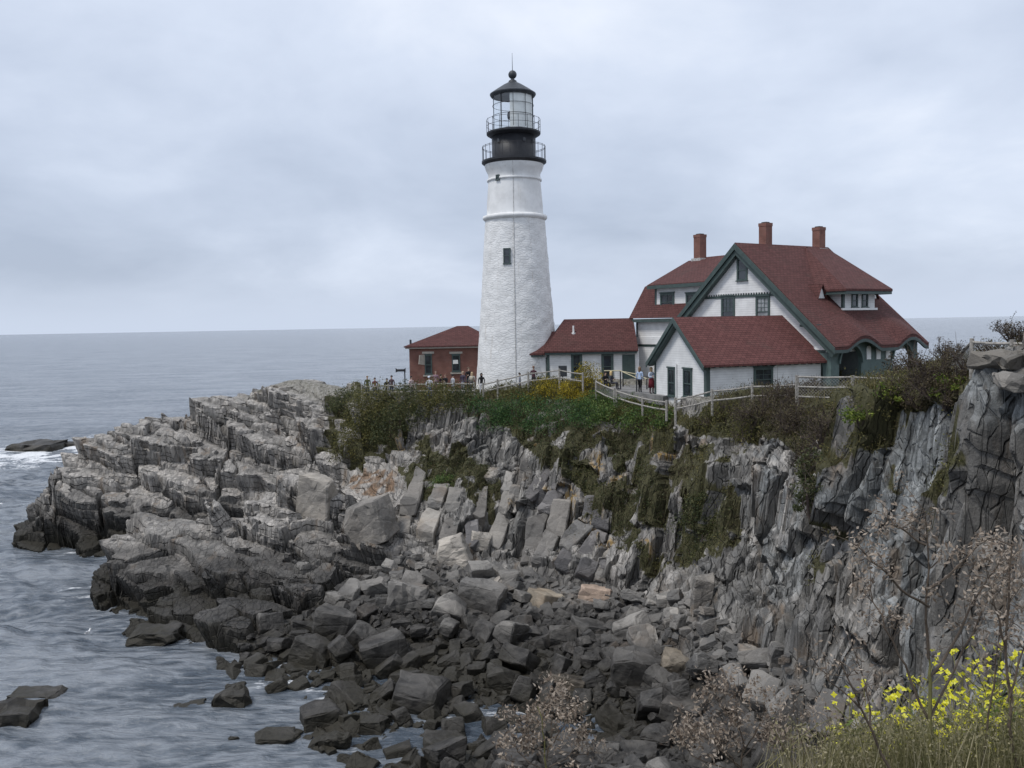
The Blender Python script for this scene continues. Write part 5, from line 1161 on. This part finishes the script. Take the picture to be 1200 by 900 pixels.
L_BRN = leaf_mat('leaf_brown', [(0, (0.035, 0.028, 0.02)), (0.4, (0.078, 0.06, 0.04)), (1, (0.155, 0.125, 0.068))])
L_BRT = leaf_mat('leaf_bright', [(0, (.05, .08, .015)), (.5, (.14, .20, .035)), (1, (.30, .34, .07))])
TWIG = paint('twig', (.085, .065, .055), .9, .35, 6)
def leafquads(C, size, nrm=None, seed=0, asp=.5):
    r = np.random.default_rng(seed); N = len(C); s = size*r.uniform(.6, 1.3, N)
    d = r.normal(size=(N, 3)); d /= np.linalg.norm(d, axis=1, keepdims=True)
    if nrm is not None: d = d*.75+nrm*.6
    a = np.cross(d, r.normal(size=(N, 3))); a /= np.linalg.norm(a, axis=1, keepdims=True)+1e-9; b = np.cross(d, a); b /= np.linalg.norm(b, axis=1, keepdims=True)+1e-9
    a = a*s[:, None]; b = b*(s*asp)[:, None]
    return np.stack([C-a*.5, C+b*.5+a*.08, C+a*.5, C-b*.5+a*.08], 1)
def shrub(name, label, cat, base, w, h, d, mat, n, leaf=.12, group=None, seed=0, twigs=8, lump=.22, cone=False, asp=.5, bare=0.0):
    r = np.random.default_rng(seed); e = empty(name, base, 0, label, cat, group)
    K = max(6, int(10*w*d)); K = min(K, 60)
    th = r.uniform(0, 2*PI, K); rad = np.sqrt(r.uniform(0, 1, K)); zz = np.sqrt(np.clip(1-rad**2, 0, 1))*r.uniform(.35, 1.0, K)
    if cone: zz = (1-rad)*r.uniform(.5, 1, K)
    c = np.stack([rad*np.cos(th)*w/2, rad*np.sin(th)*d/2, zz*h*.9], 1); cr = lump*min(h, w)*r.uniform(.6, 1.5, K)
    idx = r.integers(0, K, n); u = r.normal(size=(n, 3)); u /= np.linalg.norm(u, axis=1, keepdims=True)
    rr = r.uniform(.5, 1.05, n)[:, None]; P = c[idx]+u*rr*cr[idx][:, None]*np.array([1.25, 1.25, .9]); P = P[P[:, 2] > -.25]
    quads_mesh('foliage', leafquads(P, leaf, None, seed+1, asp), mat, e)
    q = MB()
    for k in range(twigs):
        t = c[r.integers(0, K)]*1.08; m_ = t*.5+r.normal(size=3)*.08*h; q.tube([(t[0]*.12, t[1]*.12, -.15), m_, t], [.03, .02, .008], 5, cap=False)
        for j in range(2+int(bare*4)):
            s_ = m_+(t-m_)*r.uniform(.1, .9); f_ = s_+r.normal(size=3)*h*.18+np.array([0, 0, h*.16*(1+bare)]); q.tube([s_, f_], [.012, .004], 4, cap=False)
    q.build('branches', TWIG, e); return e
def shrub_px(name, label, cat, px, py, wpx, hpx, mat, leaf=.12, dens=1.0, group=None, seed=0, twigs=8, dfac=.8, **kw):
    """stands on the ground seen at the pixel under its middle"""
    p, _ = hit_px(px, py+hpx*.45)
    if p is None or p[1] > 90: return None
    S = p[1]/F; w, h = wpx*S, hpx*S*1.15; n = int(dens*2.6*w*max(h, .5)/(leaf*leaf*.3))
    return shrub(name, label, cat, (p[0], p[1]+w*.12, p[2]-.1), w, h, w*dfac, mat, min(max(n, 300), 9000), leaf, group, seed, twigs, **kw)
sd_ = 1000
for (px, py, w, h) in ((408,468,46,34),(440,472,60,44),(478,466,60,40),(512,464,56,38),(545,466,48,32),(425,500,56,44),(462,498,58,44),(412,525,44,34),(497,478,50,34)):
    sd_ += 7; shrub_px('shrub', 'dense dark green rose shrub in the thicket below the left railing', 'shrub', px, py, w, h, L_DARK if sd_ % 2 else L_OLV, .15, .8, 'thicket shrubs below the left railing', sd_)
for k, (px, py, w, h) in enumerate(((570,480,56,26),(610,476,64,28),(655,482,66,28),(690,488,60,24),(585,494,50,20),(640,496,60,20))):
    sd_ += 7; shrub_px('juniper', 'low spreading dark juniper on the bluff brow under the lighthouse', 'juniper', px, py, w, h, L_JUN, .15, 1.0, 'spreading junipers on the brow', sd_, asp=.35, lump=.3)
for k, (px, py, w, h) in enumerate(((720,484,56,32),(755,486,54,30),(690,474,50,26),(780,492,34,26),(738,474,44,24))):
    sd_ += 7; shrub_px('bush', 'mid green leafy bush below the ramp fence', 'bush', px, py, w, h, L_GRN, .14, 1.0, 'green bushes below the ramp fence', sd_)
for lab, px, py, w, h, mt in (('bright yellow goldenrod clump beside the low ramp fence', 690, 443, 34, 32, L_YEL), ('yellowish low bush left of the bright goldenrod clump', 655, 458, 80, 28, L_YEL), ('yellow-tipped patch of weeds below the rail fence bend', 672, 462, 50, 16, L_YEL),
    ('leafy green bush hiding the low end of the terrace wall', 706, 470, 46, 26, L_GRN), ('olive bush hiding the terrace corner below the single pale rail', 748, 478, 54, 24, L_OLV), ('wide olive-yellow weed patch under the middle posts of the rail fence', 622, 463, 60, 22, L_OLV), ('olive-yellow weeds above the junipers near the tower base', 590, 462, 56, 18, L_OLV), ('olive bush just behind the rail fence left of goldenrod', 640, 446, 46, 14, L_OLV), ('olive weeds at the lighthouse base beside the rail fence', 600, 452, 50, 12, L_OLV), ('yellow-green bush before the right end of the outbuilding', 938, 433, 40, 28, L_OLV), ('bright lime green patch under the pale mesh fence', 1010, 484, 44, 22, L_BRT), ('pale yellow-green grass clump right of the mesh fence end', 1042, 458, 40, 24, L_BRT),
    ('yellow-tinged bush left of the far right fence', 1090, 414, 54, 34, L_OLV), ('small green tuft among the standing slabs', 522, 562, 30, 18, L_GRN), ('dark green bush hanging on the cliff below the outbuilding', 822, 600, 50, 60, L_DARK), ('dark tangled bush in the gully right of the pale cliff', 952, 570, 40, 70, L_DARK), ('pale grass clump hanging over the cliff brow at right', 1120, 446, 50, 26, L_BRT)):
    sd_ += 7; shrub_px('bush', lab, 'bush', px, py, w, h, mt, .12, .9, None, sd_)
for k, (px, py, w, h) in enumerate(((850,480,50,28),(890,478,56,36),(915,462,50,34),(880,500,56,40),(930,490,60,44),(965,500,50,44),(835,490,44,22),(948,452,36,20),(955,535,44,40))):
    sd_ += 7; shrub_px('bramble', 'grey-brown bramble on the bluff before the outbuilding', 'bramble', px, py, w, h, L_BRN if k % 3 else L_OLV, .10, .55, 'brambles before the outbuilding', sd_, 26, bare=.6)
for k, (px, py, w, h) in enumerate(((990,434,60,28),(1030,430,60,28),(1065,432,56,36),(1060,448,56,34),(1095,440,60,44),(1125,428,50,44),(975,440,40,28),(1110,462,40,24),(1080,462,44,24))):
    sd_ += 7; shrub_px('thorn_bush', 'rusty brown thorn bush on the right brow beside the porch', 'bush', px, py, w, h, L_BRN if k % 3 else L_OLV, .085, .6, 'brown bushes on the right brow', sd_, 24, bare=.5)
def bare_bush(label, px, py, Y, w, h, n, seed):
    r = np.random.default_rng(seed); p = at_y(px, py, Y); z = gz(p[0], Y, p[2]); e = empty('bare_bush', (p[0], Y, z-.1), 0, label, 'bush'); q = MB(); tips = []
    for k in range(n):
        a = r.uniform(0, 2*PI); tx, ty, tz = math.cos(a)*w/2*r.uniform(.2, 1), math.sin(a)*w/2*r.uniform(.2, 1), h*r.uniform(.6, 1)
        m_ = np.array([tx*.45, ty*.45, tz*.55]); t = np.array([tx, ty, tz]); q.tube([(tx*.05, ty*.05, -.2), m_, t], [.028, .018, .006], 5, cap=False)
        for j in range(7):
            s_ = m_+(t-m_)*r.uniform(0, 1); f_ = s_+np.array([r.normal()*.13*h, r.normal()*.13*h, abs(r.normal())*.17*h]); q.tube([s_, f_], [.010, .004], 4, cap=False); tips.append(f_)
            for i in range(3): g_ = s_+(f_-s_)*r.uniform(.3, 1); k_ = g_+r.normal(size=3)*.05*h+np.array([0, 0, .05*h]); q.tube([g_, k_], [.006, .003], 3, cap=False); tips.append(k_)
    q.build('branches', TWIG, e); quads_mesh('foliage', leafquads(np.repeat(np.array(tips), 3, axis=0)+r.normal(size=(len(tips)*3, 3))*.03, .06, None, seed), L_BRN, e)
bare_bush('bare twiggy bush standing left of the far right fence', 1112, 410, 34.5, 1.7, 1.15, 16, 5)
bare_bush('dark leafless bush cut by the right edge behind the fence', 1194, 400, 31.5, 2.2, 1.25, 26, 6)
bare_bush('low twiggy bush behind the far right mesh fence', 1165, 410, 31.8, 2.0, .8, 18, 8)
# creeping cover over the ivy slope and every green patch of ground: one uncountable mass per kind
TVn = np.zeros_like(TV); v_used = veg[used]; z_used = TV[:, 2]
fn = np.cross(TV[TQ[:, 2]]-TV[TQ[:, 0]], TV[TQ[:, 3]]-TV[TQ[:, 1]]); ar = np.linalg.norm(fn, axis=1)/2; fn /= (ar*2)[:, None]+1e-9; fc = TV[TQ].mean(1); fv = v_used[TQ].mean(1)
fx, fy = project(fc)
def cover(name, label, mask, dens, leaf, mat, lift=.12, asp=.5, seed=0, cap=60000):
    r = np.random.default_rng(seed); pr = np.clip(ar, 0, .25)*dens*mask; n = r.poisson(pr); idx = np.repeat(np.arange(len(fc)), n)
    if len(idx) > cap: idx = r.choice(idx, cap, replace=False)
    C = fc[idx]+r.normal(size=(len(idx), 3))*.08+fn[idx]*np.abs(r.normal(size=len(idx)))[:, None]*lift+np.array([0, 0, .03])
    o = quads_mesh(name, leafquads(C, leaf, fn[idx], seed+1, asp), mat); tag(o, label, 'ground cover', None, 'stuff'); return o
patch = fbm(fc*.45, 501, 3); seen = (fx > -60)&(fx < 1260)&(fy < 960)&(fc[:, 1] > 20)
ivy = in_poly(fx, fy, V_ivy)|in_poly(fx, fy, V_low)|in_poly(fx, fy, V_clf)
cover('ivy', 'dark creeping ivy and weeds covering the middle cliff slope', (fv > .45)*ivy*seen*sstep(-.7, .0, patch+.3)*1.0, 105, .095, L_DARK, .18, .6, 1, 70000)
cover('dry_weeds', 'brown withered weeds mixed through the ivy and brambles', (fv > .4)*seen*(~(plateau[used][TQ].mean(1) > .9)|(fc[:, 1] < 47))*sstep(-.45, .3, patch), 150, .09, L_BRN, .22, .3, 2, 90000)
cover('undergrowth', 'mixed green undergrowth along the bluff edge and right brow', (fv > .5)*seen*np.where(ivy, .35, 1)*sstep(.5, -.2, patch), 150, .095, L_OLV, .24, .45, 3, 90000)
# grass tufts along the brow
br_ = (fv > .45)*seen*(fn[:, 2] > .45)*(fc[:, 2] > 9.5)*(fc[:, 1] < 68)*sstep(-.3, .4, fbm(fc*.8, 521, 2)); r = np.random.default_rng(9)
idx = np.repeat(np.arange(len(fc)), r.poisson(np.clip(ar, 0, .2)*br_*55))
if len(idx) > 26000: idx = r.choice(idx, 26000, replace=False)
C = fc[idx]; hh = r.uniform(.18, .5, len(idx)); dx = r.normal(size=(len(idx), 2))*.22; wv = r.normal(size=(len(idx), 3))*.012
Tt = C+np.stack([dx[:, 0]*hh*1.6, dx[:, 1]*hh*1.6, hh], 1)
o = quads_mesh('grass', np.stack([C-wv, C+wv, Tt+wv*.3, Tt-wv*.3], 1), leaf_mat('grass_dry', [(0, (.05, .05, .02)), (.5, (.13, .115, .045)), (1, (.26, .22, .11))])); tag(o, 'dry tufted grass along the cliff brow', 'grass', None, 'stuff')
# ================================================================== FOREGROUND PLANTS (3 to 6 m from the camera)
STALK = paint('green_stalk', (.16, .15, .055), .7, .3, 20); DRYST = paint('dry_stalk', (.095, .072, .053), .8, .35, 20); DRY = leaf_mat('dry_leaf', [(0, (.13, .098, .075)), (.5, (.34, .275, .215)), (1, (.56, .48, .40))], .7)
PETAL = leaf_mat('petal', [(0, (.62, .58, .02)), (.6, (.80, .76, .04)), (1, (.85, .82, .20))], .6, .35); MUST = leaf_mat('mustard_leaf', [(0, (.05, .075, .02)), (.5, (.14, .19, .05)), (1, (.27, .31, .11))]); STRAW = leaf_mat('straw', [(0, (.10, .10, .04)), (.5, (.25, .225, .11)), (1, (.44, .39, .26))], .7)
def curve_pts(a, b, sag, n=6):
    a, b = np.array(a, float), np.array(b, float); return [a+(b-a)*t+np.array(sag)*4*t*(1-t)*.5 for t in np.linspace(0, 1, n)]
def withered(name, label, px_base, py_base, Y, branches, stem_r=.008, leafsize=.05, nleaf=9, seed=0, cat='dry plant', stalk_mat=None, group=None):
    """branches: list of pixel polylines with depth offsets, [(px,py,dY),...]; leaf tufts hang at their ends"""
    r = np.random.default_rng(seed); base = at_y(px_base, py_base, Y); e = empty(name, base, 0, label, cat, group); L = []
    for bi, br in enumerate(branches):
        P = [at_y(x, y, Y+dy)-base for x, y, dy in br]; q = MB(); fine = []
        for s, f in zip(P[:-1], P[1:]): fine += [s+(f-s)*t+r.normal(size=3)*.004 for t in (0, .33, .66)]
        fine.append(P[-1]); k0 = stem_r*(1 if bi == 0 else .62); q.tube(fine, list(np.linspace(k0, k0*.35, len(fine))), 6)
        for k in range(len(fine)//2, len(fine)) if not (stalk_mat and bi == 0) else ():
            for j in range(3):
                s = fine[k]; f = s+r.normal(size=3)*np.array([.045, .045, .035])+np.array([0, 0, .04]); q.tube([s, (s+f)/2+r.normal(size=3)*.008, f], [k0*.3, k0*.22, k0*.12], 4, cap=False)
                L += [f+r.normal(size=3)*.020 for _ in range(nleaf*(4 if name == 'dry_flower' else 2))]
        q.build('stem', (stalk_mat if bi == 0 and stalk_mat else DRYST), e)
    quads_mesh('withered_leaves', leafquads(np.array(L), leafsize*.62, np.tile([0, 0, -.5], (len(L), 1)), seed, .42), DRY, e); return e
withered('dry_stalk', 'tall dry weed with green lower stem and dark spreading branches at right', 1092, 905, 3.3,
 [[(1092,905,0),(1090,800,0),(1089,770,0)], [(1089,772,0),(1086,700,0),(1084,600,.02)], [(1090,845,0),(1060,780,.05),(1040,735,.08),(1020,690,.1)], [(1088,710,0),(1055,690,-.05),(1030,665,-.08),(1005,640,-.1)], [(1090,795,0),(1125,740,.05),(1150,690,.08),(1175,650,.1)], [(1086,690,0),(1120,668,.05),(1145,640,.05)], [(1086,640,0),(1065,625,0),(1040,612,0)], [(1090,840,0),(1130,760,.1),(1160,700,.15)]], .0095, .036, 8, 1, stalk_mat=STALK)
withered('dry_stalk', 'dark dry weed leaning left beside the tall green-stemmed one', 1048, 910, 3.1, [[(1048,910,0),(1010,830,0),(985,775,0)], [(1020,850,0),(1015,800,.05),(1000,760,.05)], [(1010,830,0),(975,800,.0),(955,775,0)]], .0065, .03, 3, 2)
withered('dry_stalk', 'dark dry weed at the right edge among yellow flowers', 1190, 905, 3.2, [[(1190,905,0),(1182,820,0),(1178,740,0),(1186,640,0)], [(1182,820,0),(1200,760,0),(1215,700,0)], [(1180,760,0),(1165,710,0),(1158,670,0)], [(1150,900,.1),(1165,800,.1),(1172,720,.1)]], .007, .034, 7, 3)
withered('dry_flower', 'pale brown dry flower plant at the bottom middle', 640, 915, 3.6, [[(640,915,0),(638,870,0),(630,828,0)], [(638,885,0),(620,860,.05),(604,845,.05)], [(640,880,0),(662,850,-.05),(668,832,-.05)], [(640,905,0),(610,885,.05),(600,872,.05)], [(641,900,0),(672,885,0),(690,884,0)], [(640,890,0),(648,850,.1),(645,818,.1)]], .005, .034, 7, 4, stalk_mat=STALK)
withered('dry_flower', 'larger pale brown dry flower plant right of the bottom middle one', 868, 925, 3.7, [[(868,925,0),(870,870,0),(862,815,0)], [(868,900,0),(835,870,.05),(820,852,.05)], [(870,880,0),(893,845,-.05),(897,815,-.05)], [(868,905,0),(810,885,.05),(800,870,.05)], [(870,860,0),(850,835,0),(838,818,0)], [(869,890,0),(888,870,.1),(905,858,.1)], [(868,900,0),(850,880,0),(812,855,0)]], .005, .034, 6, 5)
withered('dry_flower', 'dry twiggy weed between the larger dry plant and the yellow flowers', 945, 920, 3.5, [[(945,920,0),(940,870,0),(930,835,0)], [(945,900,0),(965,870,.05),(972,850,.05)], [(945,905,0),(920,880,.05),(910,868,.05)]], .0045, .028, 4, 6)
def mustard_mesh(seed):
    r = np.random.default_rng(seed); q = MB(); F_ = []; LV_ = []
    top = .62
    q.tube(curve_pts((0, 0, -.1), (r.normal()*.05, r.normal()*.05, top), (r.normal()*.04, r.normal()*.04, 0)), [.005, .0045, .004, .0035, .003, .002], 5)
    for k in range(7):
        z = r.uniform(.25, .6); a = r.uniform(0, 6.28); s = np.array([0, 0, z]); f = s+np.array([math.cos(a)*.13, math.sin(a)*.13, r.uniform(.08, .2)]); q.tube(curve_pts(s, f, (0, 0, -.02), 4), .0022, 4, cap=False)
        for j in range(r.integers(3, 6)):
            c = f+r.normal(size=3)*.018; u = r.normal(size=3); u[2] = abs(u[2])+.8; u[1] -= .6; u /= np.linalg.norm(u); a1 = np.cross(u, (0, 0, 1.)); a1 /= np.linalg.norm(a1)+1e-9; b1 = np.cross(u, a1)
            for t in range(4):
                d = a1*math.cos(t*PI/2)+b1*math.sin(t*PI/2); o_ = np.cross(u, d); p = .0115
                F_.append([c, c+d*p*.6+o_*p*.5, c+d*p*1.25, c+d*p*.6-o_*p*.5])
        LV_.append(s+r.normal(size=3)*.04)
    for k in range(60): LV_.append(np.array([r.normal()*.07, r.normal()*.07, r.uniform(0, .42)]))
    return q, np.array(F_), np.array(LV_)
protos = []
for k in range(5):
    q, F_, LV_ = mustard_mesh(70+k); e = empty('mustard_plant', (0, 0, 0), 0, 'yellow mustard in bloom among many at the bottom right corner', 'flower', 'yellow mustard flowers at the bottom right')
    q.build('stem', STALK, e); quads_mesh('blossom', F_, PETAL, e); quads_mesh('leaves', leafquads(LV_, .085, None, k, .22), MUST, e); protos.append(e)
def dup(e, loc, rz, s):
    r = e.copy(); COL.objects.link(r)
    for c in e.children: d = c.copy(); COL.objects.link(d); d.parent = r
    return r
spots = [(1000,868,4.1),(1018,840,4.3),(1040,828,4.5),(1055,850,4.0),(1072,826,4.4),(1075,800,4.9),(1092,815,4.6),(1108,850,4.0),(1112,805,5.0),(1125,828,4.4),(1140,812,4.7),(1150,842,4.1),(1158,800,5.1),(1165,790,5.2),(1172,822,4.4),(1182,806,4.8),(1190,838,4.1),(1196,790,5.2),(1060,880,3.7),(1098,885,3.6),(1140,872,3.8),(1180,868,3.8),(1028,872,3.9),(1205,815,4.6),(1165,852,4.0),(1085,842,4.2),(1120,780,5.2),(1185,775,5.4),(1100,830,4.2),(1115,822,4.3),(1130,850,3.9),(1145,825,4.3),(1160,835,4.1),(1175,842,4.0),(1190,820,4.3),(1200,850,3.9),(1066,842,4.1),(1048,838,4.3),(1135,795,4.9),(1170,770,5.3),(1150,785,5.0),(1195,765,5.4),(1205,800,4.7),(1088,860,3.9)]
for i, (px, py, Y) in enumerate(spots):
    tip = at_y(px, py, Y); s = random.uniform(.95, 1.35); e = protos[i] if i < 5 else dup(protos[i % 5], None, 0, 1)
    e.location = (tip[0], tip[1], tip[2]-.66*s); e.rotation_euler = (random.gauss(0, .08), random.gauss(0, .08), random.uniform(0, 6.28)); e.scale = (s, s, s)
# dry grass and seed heads filling the bottom right corner
r = np.random.default_rng(21); N = 3600
gxx = r.uniform(900, 1260, N); dens_ = sstep(880, 1010, gxx); keep_ = r.uniform(size=N) < dens_*.9+.08; gxx = gxx[keep_]; Yg = r.uniform(3.1, 4.0, len(gxx))
toppy = r.uniform(852, 915, len(gxx))+fbm(np.stack([gxx*.045, Yg*3, gxx*0], 1), 3, 3)*22-np.clip(gxx-1000, -60, 200)*.10
Tp = np.array([at_y(a, c, y) for a, c, y in zip(gxx, toppy, Yg)]); Bs = Tp+np.stack([r.normal(size=len(Tp))*.10-.02, r.normal(size=len(Tp))*.08, -r.uniform(.35, .6, len(Tp))], 1)
Md = (Tp+Bs)/2+r.normal(size=Tp.shape)*.03; wv = np.stack([np.full(len(Tp), .0016)*r.uniform(.7, 1.6, len(Tp)), r.normal(size=len(Tp))*.001, 0*Tp[:, 0]], 1)
V = np.concatenate([np.stack([Bs-wv, Bs+wv, Md+wv, Md-wv], 1), np.stack([Md-wv, Md+wv, Tp+wv*.4, Tp-wv*.4], 1)])
sh = np.repeat(Tp[r.uniform(size=len(Tp)) < .35], 10, axis=0); sh = sh+r.normal(size=sh.shape)*np.array([.016, .016, .04]); V = np.concatenate([V, leafquads(sh, .015, None, 5, .5)])
o = quads_mesh('dry_grass', V, STRAW); tag(o, 'dry grass and seed heads filling the bottom right corner', 'grass', None, 'stuff')
cur = [((930, 905, 3.3), (985, 855, 3.5), (1040, 868, 3.6)), ((900, 900, 3.4), (950, 850, 3.4), (975, 842, 3.4)), ((960, 905, 3.1), (1000, 862, 3.1), (1015, 850, 3.1)), ((880, 905, 3.6), (930, 862, 3.7), (990, 880, 3.8)), ((935, 910, 3.2), (915, 870, 3.2), (905, 850, 3.2)), ((990, 905, 3.2), (960, 862, 3.2), (938, 850, 3.2))]
q = MB()
for a, c, d in cur:
    A0, A1, A2 = at_y(*a), at_y(*c), at_y(*d); q.tube([A0*(1-t)**2+A1*2*t*(1-t)+A2*t*t for t in np.linspace(0, 1, 9)], list(np.linspace(.0028, .001, 9)), 4)
o = q.build('grass_blades', STRAW); tag(o, 'long arching straw blades left of the yellow flowers', 'grass', None, 'stuff')
# gull resting on the water
p = at_z(102.5, 743, 0.05); e = empty('seagull', p, 1.2, 'small white seagull floating on the calm water at left', 'bird')
q = MB(); q.tube([(-.24, 0, .06), (-.12, 0, .07), (0, 0, .07), (.12, 0, .09), (.18, 0, .18), (.22, 0, .24), (.27, 0, .23)], [.015, .07, .10, .075, .045, .045, .01], 10); q.build('body', M['whitepaint'], e, smooth=True)
q = MB()
for s in (-1, 1): q.prism([(-.27, s*.03, .12), (-.1, s*.10, .13), (.06, s*.095, .13), (0, s*.05, .165), (-.15, s*.03, .155)], (0, 0, .015))
q.build('wings', cloth((.35, .36, .38)), e)
q = MB(); q.tube([(.265, 0, .232), (.32, 0, .222)], [.014, .003], 6); q.build('beak', M['yellowrail'], e)
